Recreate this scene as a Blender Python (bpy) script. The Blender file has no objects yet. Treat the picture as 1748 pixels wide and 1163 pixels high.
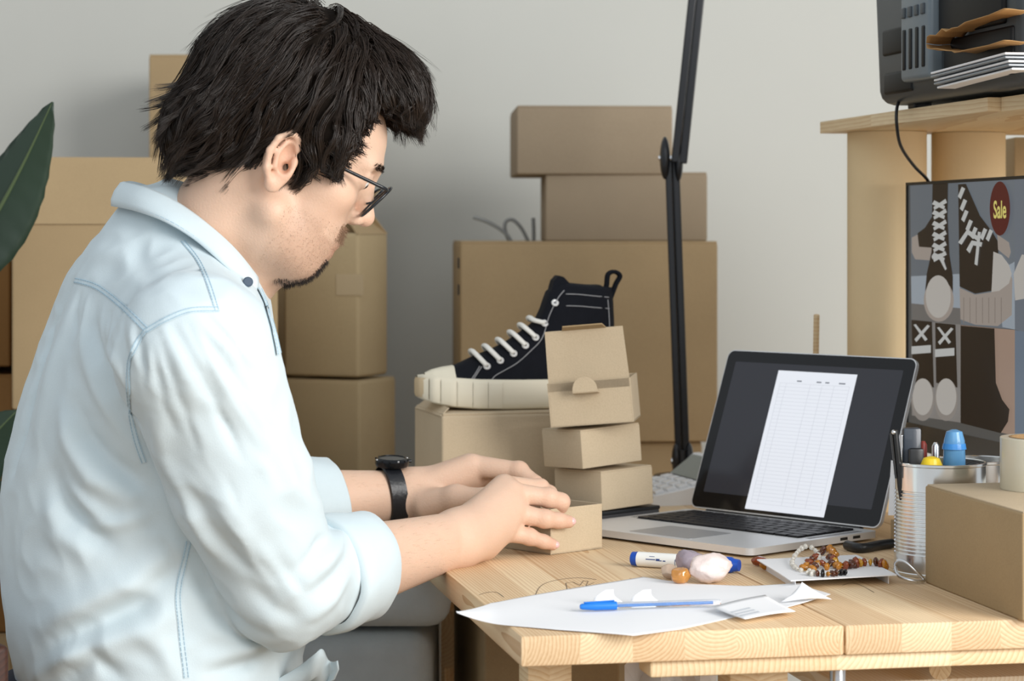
import bpy, bmesh, math, random
import numpy as np
from mathutils import Vector, Matrix, noise
from mathutils.bvhtree import BVHTree
random.seed(7); rng = np.random.default_rng(7)
S = bpy.context.scene
COL = S.collection

# ------------------------------------------------------------------ camera, light, exposure
W_PX, H_PX, F_PX = 1748, 1163, 3950.0
CAM_H, HORIZON = 1.135, 400.0
cam_d = bpy.data.cameras.new('camera'); cam = bpy.data.objects.new('camera', cam_d); COL.objects.link(cam)
cam.location = (0, 0, CAM_H); cam.rotation_euler = (math.pi/2, 0, 0)
cam_d.sensor_width = 36.0; cam_d.lens = 36.0*F_PX/W_PX
cam_d.shift_y = -(H_PX/2-HORIZON)/W_PX
cam_d.clip_start = 0.05
cam_d.dof.use_dof = True; cam_d.dof.focus_distance = 2.62; cam_d.dof.aperture_fstop = 7.5
S.camera = cam
w = bpy.data.worlds.new('world'); S.world = w; w.use_nodes = True
w.node_tree.nodes['Background'].inputs[0].default_value = (0.90, 0.95, 1.0, 1)
w.node_tree.nodes['Background'].inputs[1].default_value = 0.64
def area(name, loc, target, sx, sy, power, col):
    d = bpy.data.lights.new(name, 'AREA'); d.shape = 'RECTANGLE'; d.size = sx; d.size_y = sy; d.energy = power; d.color = col
    o = bpy.data.objects.new(name, d); COL.objects.link(o); o.location = loc
    o.rotation_euler = (Vector(target)-Vector(loc)).to_track_quat('-Z', 'Y').to_euler()
    return o
area('window_daylight', (2.7, 0.0, 2.05), (-0.05, 2.9, 0.85), 2.2, 1.9, 180, (1.0, 0.98, 0.955))
area('added_fill', (-0.3, -1.4, 2.7), (-0.1, 3.0, 0.9), 2.8, 1.8, 30, (0.93, 0.97, 1.0))  # added fill from behind the camera, stands for no window or lamp
S.view_settings.view_transform = 'Standard'; S.view_settings.look = 'None'
S.view_settings.exposure = 0.02; S.view_settings.gamma = 1.0
try: S.view_settings.use_curve_mapping = False
except Exception: pass

# ------------------------------------------------------------------ helpers
TABLE_Z = 0.75
def P(px, py, Y):                       # point of the room seen at a pixel, Y metres from the camera
    return Vector(((px-W_PX/2)/F_PX*Y, Y, CAM_H-(py-HORIZON)/F_PX*Y))
def onz(px, py, z=TABLE_Z):             # point of a horizontal plane
    return P(px, py, (CAM_H-z)*F_PX/(py-HORIZON))
def onplane(px, py, p0, n):
    d = P(px, py, 1.0)-Vector((0, 0, CAM_H)); o = Vector((0, 0, CAM_H))
    return o+d*((Vector(p0)-o).dot(n)/d.dot(n))

def link(name, me, mat=None, parent=None, world=False, smooth=False):
    o = bpy.data.objects.new(name, me); COL.objects.link(o)
    if mat is not None: me.materials.append(mat)
    if smooth:
        me.polygons.foreach_set('use_smooth', np.ones(len(me.polygons), bool))
    if parent is not None:
        o.parent = parent
        if world: o.matrix_parent_inverse = chain(parent).inverted()
    return o
def chain(o):
    m = o.matrix_basis.copy()
    return (chain(o.parent) @ o.matrix_parent_inverse @ m) if o.parent else m
def thing(name, label, cat, loc=(0, 0, 0), rotz=0, group=None, rot=None):
    o = bpy.data.objects.new(name, None); COL.objects.link(o); o.empty_display_size = 0.05
    o.location = loc; o.rotation_euler = rot if rot is not None else (0, 0, rotz)
    return tag(o, label, cat, group)
def tag(o, label, cat, group=None):
    o['label'] = label; o['category'] = cat
    if group: o['group'] = group
    return o
def struct(o): o['kind'] = 'structure'; return o
def dup(root, label=None, loc=None, rot=None):
    r = root.copy(); COL.objects.link(r)
    if label: r['label'] = label
    if loc is not None: r.location = loc
    if rot is not None: r.rotation_euler = rot
    def kids(a, b):
        for ch in [c for c in COL.objects if c.parent == a]:
            c = ch.copy(); COL.objects.link(c); c.parent = b; kids(ch, c)
    kids(root, r); return r

class MB:
    def __init__(s): s.v = []; s.f = []
    def add(s, verts, faces):
        n = len(s.v); s.v += [tuple(q) for q in verts]; s.f += [tuple(i+n for i in f) for f in faces]; return s
    def box(s, c, size, M=None, bev=0.0, seg=2):
        bm = bmesh.new(); bmesh.ops.create_cube(bm, size=1)
        for q in bm.verts: q.co = Vector((q.co.x*size[0], q.co.y*size[1], q.co.z*size[2]))
        if bev: bmesh.ops.bevel(bm, geom=bm.edges[:]+bm.verts[:], offset=bev, segments=seg, affect='EDGES', profile=0.5)
        T = Matrix.Translation(c) @ (M.to_4x4() if M is not None else Matrix.Identity(4))
        bm.verts.index_update()
        s.add([T @ q.co for q in bm.verts], [[q.index for q in f.verts] for f in bm.faces]); bm.free(); return s
    def bar(s, a, b, wx, wy, bev=0.0, up=(0, 0, 1)):
        a, b = Vector(a), Vector(b); z = (b-a).normalized(); u = Vector(up)
        if abs(z.dot(u)) > 0.98: u = Vector((1, 0, 0))
        x = u.cross(z).normalized(); y = z.cross(x)
        return s.box((a+b)/2, (wx, wy, (b-a).length), Matrix((x, y, z)).transposed(), bev)
    def tube(s, path, r, n=10, closed=False, cap=True, flat=None):
        P_ = [Vector(q) for q in path]; m = len(P_)
        rr = r if isinstance(r, (list, tuple)) else [r]*m
        V = []; prev = None
        for i, p in enumerate(P_):
            if closed: t = P_[(i+1) % m]-P_[i-1]
            else: t = P_[min(i+1, m-1)]-P_[max(i-1, 0)]
            t = t.normalized() if t.length > 1e-9 else Vector((0, 0, 1))
            if prev is None:
                u = Vector((0, 0, 1)) if abs(t.z) < 0.9 else Vector((1, 0, 0)); x = u.cross(t).normalized()
            else:
                x = prev-t*prev.dot(t); x = x.normalized() if x.length > 1e-6 else t.orthogonal().normalized()
            prev = x; y = t.cross(x)
            for k in range(n):
                a = 2*math.pi*k/n
                V.append(p+(x*math.cos(a)+y*math.sin(a)*(flat or 1.0))*rr[i])
        F = []
        for i in range(m if closed else m-1):
            j = (i+1) % m
            for k in range(n): F.append((i*n+k, i*n+(k+1) % n, j*n+(k+1) % n, j*n+k))
        if cap and not closed: F += [tuple(range(n-1, -1, -1)), tuple(range((m-1)*n, m*n))]
        return s.add(V, F)
    def lathe(s, prof, n=32, M=None, cap0=True, cap1=True):
        M = M or Matrix.Identity(4); V = []; m = len(prof)
        for r, z in prof:
            for k in range(n):
                a = 2*math.pi*k/n; V.append(M @ Vector((r*math.cos(a), r*math.sin(a), z)))
        F = []
        for i in range(m-1):
            for k in range(n): F.append((i*n+k, i*n+(k+1) % n, (i+1)*n+(k+1) % n, (i+1)*n+k))
        if cap0: F.append(tuple(range(n-1, -1, -1)))
        if cap1: F.append(tuple(range((m-1)*n, m*n)))
        return s.add(V, F)
    def prism(s, poly, a, b):           # polygon of 3D points swept from offset vector a to b
        a, b = Vector(a), Vector(b); n = len(poly); V = [Vector(q)+a for q in poly]+[Vector(q)+b for q in poly]
        F = [tuple(range(n-1, -1, -1)), tuple(range(n, 2*n))]
        F += [(i, (i+1) % n, n+(i+1) % n, n+i) for i in range(n)]
        return s.add(V, F)
    def grid(s, rows, closed=False):
        n = len(rows[0]); V = [q for r in rows for q in r]; F = []
        for i in range(len(rows)-1):
            for k in range(n if closed else n-1):
                F.append((i*n+k, i*n+(k+1) % n, (i+1)*n+(k+1) % n, (i+1)*n+k))
        return s.add(V, F)
    def ball(s, c, r, n=12, M=None):
        V = []; m = n//2
        rx, ry, rz = r if isinstance(r, (tuple, list)) else (r, r, r)
        prof = [(math.sin(math.pi*i/m), -math.cos(math.pi*i/m)) for i in range(m+1)]
        prof[0] = (0.02, -1); prof[-1] = (0.02, 1)
        T = Matrix.Translation(c) @ (M.to_4x4() if M is not None else Matrix.Identity(4)) @ Matrix.Diagonal((rx, ry, rz, 1))
        return s.lathe(prof, n, T)
    def build(s, name, mat, parent=None, world=False, smooth=False, fix=True):
        me = bpy.data.meshes.new(name); me.from_pydata(s.v, [], s.f); me.update()
        if fix:
            bm = bmesh.new(); bm.from_mesh(me); bmesh.ops.recalc_face_normals(bm, faces=bm.faces[:]); bm.to_mesh(me); bm.free()
        o = link(name, me, mat, parent, world, smooth)
        if smooth == 'auto':
            me.polygons.foreach_set('use_smooth', np.ones(len(me.polygons), bool))
            bm = bmesh.new(); bm.from_mesh(me)
            for e in bm.edges:
                if len(e.link_faces) == 2 and e.calc_face_angle(0) > 0.6: e.smooth = False
            bm.to_mesh(me); bm.free()
        return o
def smooth_path(pts, k=6, closed=False):
    P_ = [Vector(q) for q in pts]; n = len(P_); out = []
    for i in range(n if closed else n-1):
        g = (lambda j: P_[j % n]) if closed else (lambda j: P_[max(0, min(n-1, j))])
        p0, p1, p2, p3 = g(i-1), g(i), g(i+1), g(i+2)
        for s_ in range(k):
            t = s_/k
            out.append(0.5*((2*p1)+(p2-p0)*t+(2*p0-5*p1+4*p2-p3)*t*t+(3*p1-p0-3*p2+p3)*t**3))
    if not closed: out.append(P_[-1])
    return out

# ------------------------------------------------------------------ materials
MATS = {}
def nt(m):
    return m.node_tree.nodes, m.node_tree.links
def mat(name, col, rough=0.5, metal=0.0, spec=0.5, var=0.0, vscale=30, bump=0.0, bscale=200, stretch=(1, 1, 1), sheen=0, trans=0, alpha=1, emit=None, es=1.0, sss=0, coat=0, ior=1.45):
    if name in MATS: return MATS[name]
    m = bpy.data.materials.new(name); m.use_nodes = True; N, L = nt(m); b = N['Principled BSDF']
    b.inputs['Base Color'].default_value = (*col, 1); b.inputs['Roughness'].default_value = rough
    b.inputs['Metallic'].default_value = metal; b.inputs['Specular IOR Level'].default_value = spec
    b.inputs['IOR'].default_value = ior
    if sheen: b.inputs['Sheen Weight'].default_value = sheen
    if trans: b.inputs['Transmission Weight'].default_value = trans
    if alpha < 1: b.inputs['Alpha'].default_value = alpha
    if coat: b.inputs['Coat Weight'].default_value = coat
    if sss:
        b.inputs['Subsurface Weight'].default_value = sss; b.inputs['Subsurface Radius'].default_value = (0.012, 0.005, 0.003)
        b.inputs['Subsurface Scale'].default_value = 0.6
    if emit: b.inputs['Emission Color'].default_value = (*emit, 1); b.inputs['Emission Strength'].default_value = es
    tc = N.new('ShaderNodeTexCoord'); mp = N.new('ShaderNodeMapping'); mp.inputs['Scale'].default_value = stretch
    L.new(tc.outputs['Object'], mp.inputs[0])
    if var:
        nz = N.new('ShaderNodeTexNoise'); nz.inputs['Scale'].default_value = vscale; nz.inputs['Detail'].default_value = 6; nz.inputs['Roughness'].default_value = 0.6
        L.new(mp.outputs[0], nz.inputs['Vector'])
        mx = N.new('ShaderNodeMix'); mx.data_type = 'RGBA'
        mx.inputs[6].default_value = (*[c*(1-var) for c in col], 1); mx.inputs[7].default_value = (*[min(1, c*(1+var)) for c in col], 1)
        L.new(nz.outputs['Fac'], mx.inputs[0]); L.new(mx.outputs[2], b.inputs['Base Color'])
    if bump:
        nb = N.new('ShaderNodeTexNoise'); nb.inputs['Scale'].default_value = bscale; nb.inputs['Detail'].default_value = 4
        L.new(mp.outputs[0], nb.inputs['Vector'])
        bp = N.new('ShaderNodeBump'); bp.inputs['Strength'].default_value = bump; bp.inputs['Distance'].default_value = 0.002
        L.new(nb.outputs['Fac'], bp.inputs['Height']); L.new(bp.outputs[0], b.inputs['Normal'])
    MATS[name] = m; return m
def srgb(r, g, b):
    f = lambda c: (c/255/12.92) if c/255 <= 0.04045 else ((c/255+0.055)/1.055)**2.4
    return (f(r), f(g), f(b))

def cardboard(name, col):
    if name in MATS: return MATS[name]
    m = mat(name, col, 0.75, spec=0.2, var=0.10, vscale=9, bump=0.12, bscale=420)
    N, L = nt(m); b = N['Principled BSDF']; tc = N.new('ShaderNodeTexCoord')
    fn = N.new('ShaderNodeTexNoise'); fn.inputs['Scale'].default_value = 650; fn.inputs['Detail'].default_value = 3   # paper flecks
    L.new(tc.outputs['Object'], fn.inputs['Vector'])
    cr = N.new('ShaderNodeValToRGB'); cr.color_ramp.elements[0].position = 0.3; cr.color_ramp.elements[0].color = (0.90, 0.89, 0.88, 1)
    cr.color_ramp.elements[1].position = 0.6; cr.color_ramp.elements[1].color = (1, 1, 1, 1)
    L.new(fn.outputs['Fac'], cr.inputs[0])
    src = b.inputs['Base Color'].links[0].from_socket
    mx = N.new('ShaderNodeMix'); mx.data_type = 'RGBA'; mx.blend_type = 'MULTIPLY'; mx.inputs[0].default_value = 0.8
    L.new(src, mx.inputs[6]); L.new(cr.outputs[0], mx.inputs[7]); L.new(mx.outputs[2], b.inputs['Base Color'])
    return m
KRAFT = cardboard('kraft_cardboard', srgb(182, 163, 128))
KRAFT2 = cardboard('brown_cardboard', srgb(170, 147, 112))
KRAFT3 = cardboard('greyish_cardboard', srgb(156, 140, 118))
KRAFTS = cardboard('smooth_kraft', srgb(196, 178, 150))
KRAFTE = mat('cardboard_edge', srgb(150, 120, 82), 0.85, var=0.2, vscale=200)
TAPE = mat('clear_tape', srgb(196, 168, 124), 0.25, spec=0.5)
BLACK = mat('black_plastic', (0.012, 0.013, 0.014), 0.35, var=0.1, vscale=60)
BLACKM = mat('black_metal', (0.008, 0.009, 0.012), 0.28, spec=0.6, var=0.1, vscale=40)
CHROME = mat('steel', (0.72, 0.73, 0.74), 0.25, 1.0, var=0.05)

def wood(name, light, dark, stave=0.052, ends=True, ring=430.0):
    """solid timber: growth rings in the x-z section, running along local y, glued from staves"""
    m = bpy.data.materials.new(name); m.use_nodes = True; N, L = nt(m); b = N['Principled BSDF']
    b.inputs['Roughness'].default_value = 0.55; b.inputs['Specular IOR Level'].default_value = 0.3
    tc = N.new('ShaderNodeTexCoord'); sx = N.new('ShaderNodeSeparateXYZ'); L.new(tc.outputs['Object'], sx.inputs[0])
    def M_(op, a, bb=None, c=None):
        n = N.new('ShaderNodeMath'); n.operation = op
        for i, q in enumerate((a, bb, c)):
            if q is None: continue
            if isinstance(q, (int, float)): n.inputs[i].default_value = q
            else: L.new(q, n.inputs[i])
        return n.outputs[0]
    sc = M_('DIVIDE', sx.outputs[0], stave); idx = M_('FLOOR', sc); fr = M_('FRACT', sc)
    wn = N.new('ShaderNodeTexWhiteNoise'); wn.noise_dimensions = '1D'; L.new(idx, wn.inputs['W'])
    sr = N.new('ShaderNodeSeparateColor'); L.new(wn.outputs['Color'], sr.inputs[0])
    u = M_('MULTIPLY', M_('SUBTRACT', fr, M_('MULTIPLY_ADD', sr.outputs[0], 1.6, -0.3)), stave)
    off = M_('MULTIPLY_ADD', sr.outputs[1], 0.09, -0.055)
    v = M_('ADD', sx.outputs[2], off)
    nz = N.new('ShaderNodeTexNoise'); nz.inputs['Scale'].default_value = 1.0; nz.inputs['Detail'].default_value = 3
    mp = N.new('ShaderNodeMapping'); mp.inputs['Scale'].default_value = (18, 2.2, 18); L.new(tc.outputs['Object'], mp.inputs[0]); L.new(mp.outputs[0], nz.inputs['Vector'])
    d = M_('SQRT', M_('ADD', M_('MULTIPLY', u, u), M_('MULTIPLY', v, v)))
    d = M_('ADD', d, M_('MULTIPLY', nz.outputs['Fac'], 0.012))
    d = M_('ADD', d, M_('MULTIPLY', M_('MULTIPLY', sx.outputs[1], 0.012), M_('SUBTRACT', sr.outputs[2], 0.5)))
    rg = M_('FRACT', M_('MULTIPLY', d, ring*0.62))
    rg = M_('POWER', rg, 2.2)
    fine = N.new('ShaderNodeTexNoise'); fine.inputs['Scale'].default_value = 1.0; fine.inputs['Detail'].default_value = 5
    mp2 = N.new('ShaderNodeMapping'); mp2.inputs['Scale'].default_value = (240, 7, 240); L.new(tc.outputs['Object'], mp2.inputs[0]); L.new(mp2.outputs[0], fine.inputs['Vector'])
    fac = M_('MULTIPLY_ADD', rg, 0.55, M_('MULTIPLY', fine.outputs['Fac'], 0.42))
    fac = M_('ADD', fac, M_('MULTIPLY_ADD', sr.outputs[2], 0.34, -0.17))
    mx = N.new('ShaderNodeMix'); mx.data_type = 'RGBA'; mx.inputs[6].default_value = (*light, 1); mx.inputs[7].default_value = (*dark, 1)
    L.new(fac, mx.inputs[0]); L.new(mx.outputs[2], b.inputs['Base Color'])
    bp = N.new('ShaderNodeBump'); bp.inputs['Strength'].default_value = 0.15; bp.inputs['Distance'].default_value = 0.001
    L.new(fine.outputs['Fac'], bp.inputs['Height']); L.new(bp.outputs[0], b.inputs['Normal'])
    MATS[name] = m; return m
PINE = wood('pine_boards', srgb(234, 211, 174), srgb(184, 142, 98))
PINE2 = wood('pale_pine', srgb(240, 222, 186), srgb(206, 170, 122), stave=0.12, ring=300)

# ------------------------------------------------------------------ implicit surfaces
def mesh_from(name, V, F, mat_, parent=None, world=False, smooth=True):
    me = bpy.data.meshes.new(name); V = np.asarray(V, np.float32); F = np.asarray(F, np.int32)
    me.vertices.add(len(V)); me.vertices.foreach_set('co', V.ravel())
    k = F.shape[1]; me.loops.add(F.size); me.loops.foreach_set('vertex_index', F.ravel())
    me.polygons.add(len(F)); me.polygons.foreach_set('loop_start', np.arange(0, F.size, k, dtype=np.int32))
    me.update(calc_edges=True); me.validate()
    return link(name, me, mat_, parent, world, smooth)
def cone(a, b, r1, r2=None):
    a = np.array(a, float); b = np.array(b, float); r2 = r1 if r2 is None else r2; ba = b-a; L2 = max(ba @ ba, 1e-12)
    def f(p):
        pa = p-a; t = np.clip(pa @ ba/L2, 0, 1)
        return np.linalg.norm(pa-t[:, None]*ba, axis=1)-(r1+(r2-r1)*t)
    return f
def ell(c, r, M=None):
    c = np.array(c, float); r = np.array(r, float); R = None if M is None else np.array(M.to_3x3(), float)
    def f(p):
        q = p-c
        if R is not None: q = q @ R
        k0 = np.linalg.norm(q/r, axis=1); k1 = np.linalg.norm(q/(r*r), axis=1)
        return np.where(k1 > 1e-9, k0*(k0-1)/np.maximum(k1, 1e-9), -r.min())
    return f
class SDF:
    def __init__(s): s.p = []
    def add(s, f, k=0.01): s.p.append((1, f, k)); return s
    def sub(s, f, k=0.01): s.p.append((-1, f, k)); return s
    def cut(s, f): s.p.append((0, f, 0)); return s       # intersect
    def __call__(s, p, use=None):
        d = None
        for i in (range(len(s.p)) if use is None else use):
            sg, f, k = s.p[i]; e = f(p)
            if d is None: d = e if sg > 0 else np.full(len(p), 1.0); continue
            if sg > 0:
                h = np.maximum(k-np.abs(d-e), 0)/k; d = np.minimum(d, e)-h*h*k/4
            elif sg < 0:
                e = -e; h = np.maximum(k-np.abs(d-e), 0)/k; d = np.maximum(d, e)+h*h*k/4
            else: d = np.maximum(d, e)
        return d if d is not None else np.full(len(p), 1.0)
def surface_net(sdf, lo, hi, h, block=14):
    lo = np.array(lo, float); hi = np.array(hi, float); nb = np.ceil((hi-lo)/(h*block)).astype(int)
    R = block*h*0.5*1.7321
    gi = np.stack(np.meshgrid(*[np.arange(n) for n in nb], indexing='ij'), -1).reshape(-1, 3)
    cen = lo+(gi+0.5)*block*h
    ds = np.stack([f(cen) for _, f, _ in sdf.p], 1); dall = sdf(cen)
    act = np.where(np.abs(dall) < R*1.5+0.004)[0]
    NY = int(nb[1]*block+2); NZ = int(nb[2]*block+2)
    key = lambda I: (I[:, 0].astype(np.int64)*NY+I[:, 1])*NZ+I[:, 2]
    m = block+1
    loc = np.stack(np.meshgrid(*[np.arange(m)]*3, indexing='ij'), -1).reshape(-1, 3)
    cl = np.stack(np.meshgrid(*[np.arange(block)]*3, indexing='ij'), -1).reshape(-1, 3)
    corners = np.array([[i, j, k] for i in (0, 1) for j in (0, 1) for k in (0, 1)])
    ci = ((cl[:, None]+corners[None])*[m*m, m, 1]).sum(2)
    E = [(a, b) for a in range(8) for b in range(a+1, 8) if abs(corners[a]-corners[b]).sum() == 1]
    VK, VP, EQ = [], [], []
    signs = np.array([q[0] for q in sdf.p]); ks = np.array([q[2] for q in sdf.p])
    for a in act:
        di = ds[a]; pos = signs > 0
        mn = di[pos].min()
        use = [i for i in range(len(signs)) if (signs[i] == 0 or (signs[i] > 0 and di[i] < mn+2.4*R+ks[i]*2) or (signs[i] < 0 and di[i] < R*1.6+ks[i]))]
        base = gi[a]*block; pts = lo+(base+loc)*h
        d = sdf(pts, use)
        if d.min() > 0 or d.max() < 0: continue
        dc = d[ci]; neg = dc < 0; mask = neg.any(1) & ~neg.all(1)
        if not mask.any(): continue
        dm = dc[mask]; acc = np.zeros((len(dm), 3)); cnt = np.zeros(len(dm))
        for i, j in E:
            x = (dm[:, i] < 0) != (dm[:, j] < 0); t = np.where(x, dm[:, i]/np.where(x, dm[:, i]-dm[:, j], 1), 0)
            acc += np.where(x[:, None], corners[i]+(corners[j]-corners[i])*t[:, None], 0); cnt += x
        cells = base+cl[mask]; VK.append(key(cells+1)); VP.append(lo+(cells+acc/cnt[:, None])*h)
        D = d.reshape(m, m, m) < 0
        for ax in range(3):
            sl0 = [slice(0, block)]*3; sl1 = [slice(0, block)]*3; sl1[ax] = slice(1, block+1)
            A, B = D[tuple(sl0)], D[tuple(sl1)]
            ii = np.argwhere(A != B)
            if len(ii): EQ.append(np.concatenate([base+ii, np.full((len(ii), 1), ax), A[tuple(ii.T)][:, None]], 1))
    VK = np.concatenate(VK); VP = np.concatenate(VP); o = np.argsort(VK); VK = VK[o]; VP = VP[o]; EQ = np.concatenate(EQ)
    Q = []
    for ax in range(3):
        e = EQ[EQ[:, 3] == ax]
        if not len(e): continue
        b1, b2 = [(1, 2), (2, 0), (0, 1)][ax]; u = np.zeros(3, int); v = np.zeros(3, int); u[b1] = 1; v[b2] = 1
        I = e[:, :3]+1; qs = np.stack([key(I-u-v), key(I-v), key(I), key(I-u)], 1)
        fl = e[:, 4] == 0; qs[fl] = qs[fl][:, ::-1]
        Q.append(qs)
    Q = np.concatenate(Q); ix = np.searchsorted(VK, Q); ix = np.clip(ix, 0, len(VK)-1)
    ok = (VK[ix] == Q).all(1)
    return VP, ix[ok]
def relax(V, F, it=1, lam=0.5):
    n = len(V)
    a = np.concatenate([F[:, i] for i in range(4)]); b = np.concatenate([F[:, (i+1) % 4] for i in range(4)])
    deg = np.bincount(np.concatenate([a, b]), minlength=n)[:, None].clip(1)
    for _ in range(it):
        s = np.zeros_like(V)
        for c in range(3):
            s[:, c] = np.bincount(a, V[b, c], n)+np.bincount(b, V[a, c], n)
        V = V+lam*(s/deg-V)
    return V
def grad(sdf, p, e=0.0008):
    g = np.stack([sdf(p+np.eye(3)[i]*e)-sdf(p-np.eye(3)[i]*e) for i in range(3)], 1)
    return g/np.linalg.norm(g, axis=1)[:, None].clip(1e-9)
# ------------------------------------------------------------------ the room
WALL = mat('grey_wall_paint', srgb(195, 196, 190), 0.85, spec=0.15, var=0.03, vscale=3, bump=0.08, bscale=90)
FLOORM = wood('floor_boards', srgb(176, 150, 116), srgb(120, 92, 64), stave=0.14, ring=160)
struct(MB().box((0, 4.60, 1.4), (7.0, 0.1, 2.9)).build('wall_back', WALL))
struct(MB().box((0, 1.9, -0.025), (7.0, 6.4, 0.05)).build('floor', FLOORM))
struct(MB().box((0, 4.541, 0.045), (7.0, 0.018, 0.09), bev=0.004).build('baseboard_back', mat('white_paint', srgb(225, 225, 222), 0.5, var=0.03)))

# ------------------------------------------------------------------ the table
TH = math.atan(779/3950.0)                        # the table runs away to the left
AX = Vector((math.cos(TH), math.sin(TH), 0)); AY = Vector((-math.sin(TH), math.cos(TH), 0))
FL = onz(888, 1087)
def T(x, y, z=0.0): return FL+AX*x+AY*y+Vector((0, 0, z))     # table coordinates, z above the top
table = thing('work_table', 'pale pine work table of glued boards under the laptop and boxes', 'table', (FL.x, FL.y, 0), TH)
TL, TT = 1.42, 0.0295
for i in range(3):
    c = (0.326*i+0.163-0.0, TL/2, TABLE_Z-TT/2)
    o = MB().box((0, 0, 0), (0.3245, TL, TT), bev=0.0022, seg=2).build('tabletop_panel', PINE, table, smooth='auto')
    o.location = c
def tpart(name, c, size, m=PINE2, bev=0.003):
    o = MB().box((0, 0, 0), size, bev=bev).build(name, m, table, smooth='auto'); o.location = c; return o
tpart('rail', (0.56, 0.03, TABLE_Z-TT-0.0085), (0.86, 0.045, 0.0165))
tpart('rail', (0.49, 1.30, TABLE_Z-TT-0.02), (0.9, 0.045, 0.04))
for x, y, wd, tz in ((0.052, 0.13, 0.046, 0.0), (0.262, 0.10, 0.062, 0.017), (0.052, 1.30, 0.046, 0.04), (0.93, 0.10, 0.06, 0.017), (0.93, 1.30, 0.06, 0.04)):
    o = tpart('leg', (x, y, (TABLE_Z-TT-tz)/2), (wd, 0.046, TABLE_Z-TT-tz))
tpart('lower_shelf', (0.66, 0.60, 0.628), (0.50, 0.66, 0.022), wood('pine_baked_light', srgb(252, 244, 226), srgb(226, 204, 168), stave=.12, ring=300))  # paler than the other pine: light under the table put into its colour
# pencil scribbles on the top
def scrib(pts, sm=True):
    if sm: pts = [(p.x, p.y) for p in smooth_path([(x, y, 0) for x, y in pts], 5)]
    MB().tube([onz(x, y)+Vector((0, 0, 0.0002)) for x, y in pts], 0.0005, 4, flat=0.5).build('pencil_scribble', mat('pencil_lead', srgb(120, 104, 86), 0.7), table, world=True)
scrib([(912, 1022), (922, 1002), (945, 992), (985, 987), (1018, 990)])
scrib([(968, 1006), (966, 996), (978, 994), (990, 1000), (996, 992), (1004, 993), (1000, 1001), (1014, 995)], False)
scrib([(818, 1016), (832, 1012), (848, 1012), (860, 1020)])
scrib([(1438, 1000), (1452, 996), (1470, 1000), (1492, 1012)])

# ------------------------------------------------------------------ cartons
def carton(name, label, corner, wr, wl, h, th, m=KRAFT, group=None, flaps=True, rot=(0, 0), bev=0.004, seam=0.0):
    """corner = lowest point of the vertical edge nearest the viewer; wr, wl = lengths of the faces right and left of it"""
    ex = Vector((math.cos(th), math.sin(th), 0)); ey = Vector((-math.sin(th), math.cos(th), 0))
    c = Vector(corner)+ex*wr/2+ey*wl/2
    t = thing(name, label, 'box', c, group=group, rot=(rot[0], rot[1], th))
    MB().box((0, 0, (h-0.003)/2), (wr, wl, h-0.003), bev=bev, seg=3).build('carton_body', m, t, smooth='auto')
    if flaps:
        for s in (-1, 1):
            MB().box((0, s*(wl/4+0.0008), h-0.0025), (wr-0.002, wl/2-0.0025, 0.005), bev=0.0015).build('flap', m, t, smooth='auto')
    return t
BG = 'cardboard cartons stacked behind the desk'
def front(px0, px1, Y, z0, z1, depth): # aligned carton: corner, width
    a = P(px0, HORIZON, Y); b = P(px1, HORIZON, Y); return (a.x, Y, z0), b.x-a.x, depth, z1-z0
def Z(py, Y): return CAM_H-(py-HORIZON)/F_PX*Y
# middle group behind the shoe
Yg = 3.86
c, wr, wl, h = front(786, 1228, Yg, Z(757, Yg), Z(412, Yg), 0.42)
big = carton('cardboard_box', 'large wide brown carton behind the black shoe, under two smaller cartons', c, wr, wl, h, math.radians(3.2), KRAFT2)
st = MB()
for zz in (0.30, 0.255, 0.09, 0.05): MB().box((-wr/2-0.0015, -wl/2+0.05, zz), (0.003, 0.003, 0.018)).build('staple', BLACKM, big)
c2, wr2, wl2, h2 = front(748, 1200, Yg+0.02, 0.0, Z(759, Yg), 0.40)
carton('cardboard_box', 'brown carton at the bottom of the stack behind the lamp base', c2, wr2, wl2, h2, math.radians(2), KRAFT2)
c, wr, wl, h = front(931, 1208, Yg+0.04, Z(410, Yg+0.04)-0.002, Z(294, Yg+0.04), 0.24)
carton('cardboard_box', 'greyish carton in the middle of the stack, behind the lamp joint', c, wr, wl, h, math.radians(1.2), KRAFT3)
c, wr, wl, h = front(882, 1149, Yg+0.03, Z(298, Yg+0.03), Z(180, Yg+0.03), 0.26)
carton('cardboard_box', 'topmost greyish carton of the stack left of the lamp arm, jutting out left', c, wr, wl, h, math.radians(2.5), KRAFT3)
# left group
Ya = 3.45
c, wr, wl, h = front(20, 472, Ya, Z(700, Ya), Z(378, Ya), 0.40)
A = carton('cardboard_box', 'large carton with a raised flap behind the man\'s back', c, wr, wl, h, math.radians(6.0), KRAFT2, flaps=False)
for nm, y0, ang, ln in (('flap', -wl/2, 52, 0.125), ('flap', wl/2, 95, 0.10)):
    a = math.radians(ang); d = Vector((0, math.cos(a), math.sin(a)))
    MB().prism([Vector((-wr/2+0.001, y0, h-0.004)), Vector((wr/2-0.001, y0, h-0.004)), Vector((wr/2-0.02, y0, h))+d*ln, Vector((-wr/2+0.02, y0, h))+d*ln], (0, -0.002, 0), (0, 0.002, 0)).build(nm, KRAFT2, A)
c, wr, wl, h = front(20, 470, Ya+0.01, 0.0, Z(702, Ya), 0.40)
carton('cardboard_box', 'carton on the floor under the large flapped one, behind the man', c, wr, wl, h-.003, math.radians(6.0), KRAFT2)
Yb = 4.18
c, wr, wl, h = front(254, 610, Yb, 0.88, Z(93, Yb), 0.25)
carton('cardboard_box', 'tall carton standing behind the man\'s head', c, wr, wl, h, math.radians(-1.5), KRAFT2)
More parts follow.
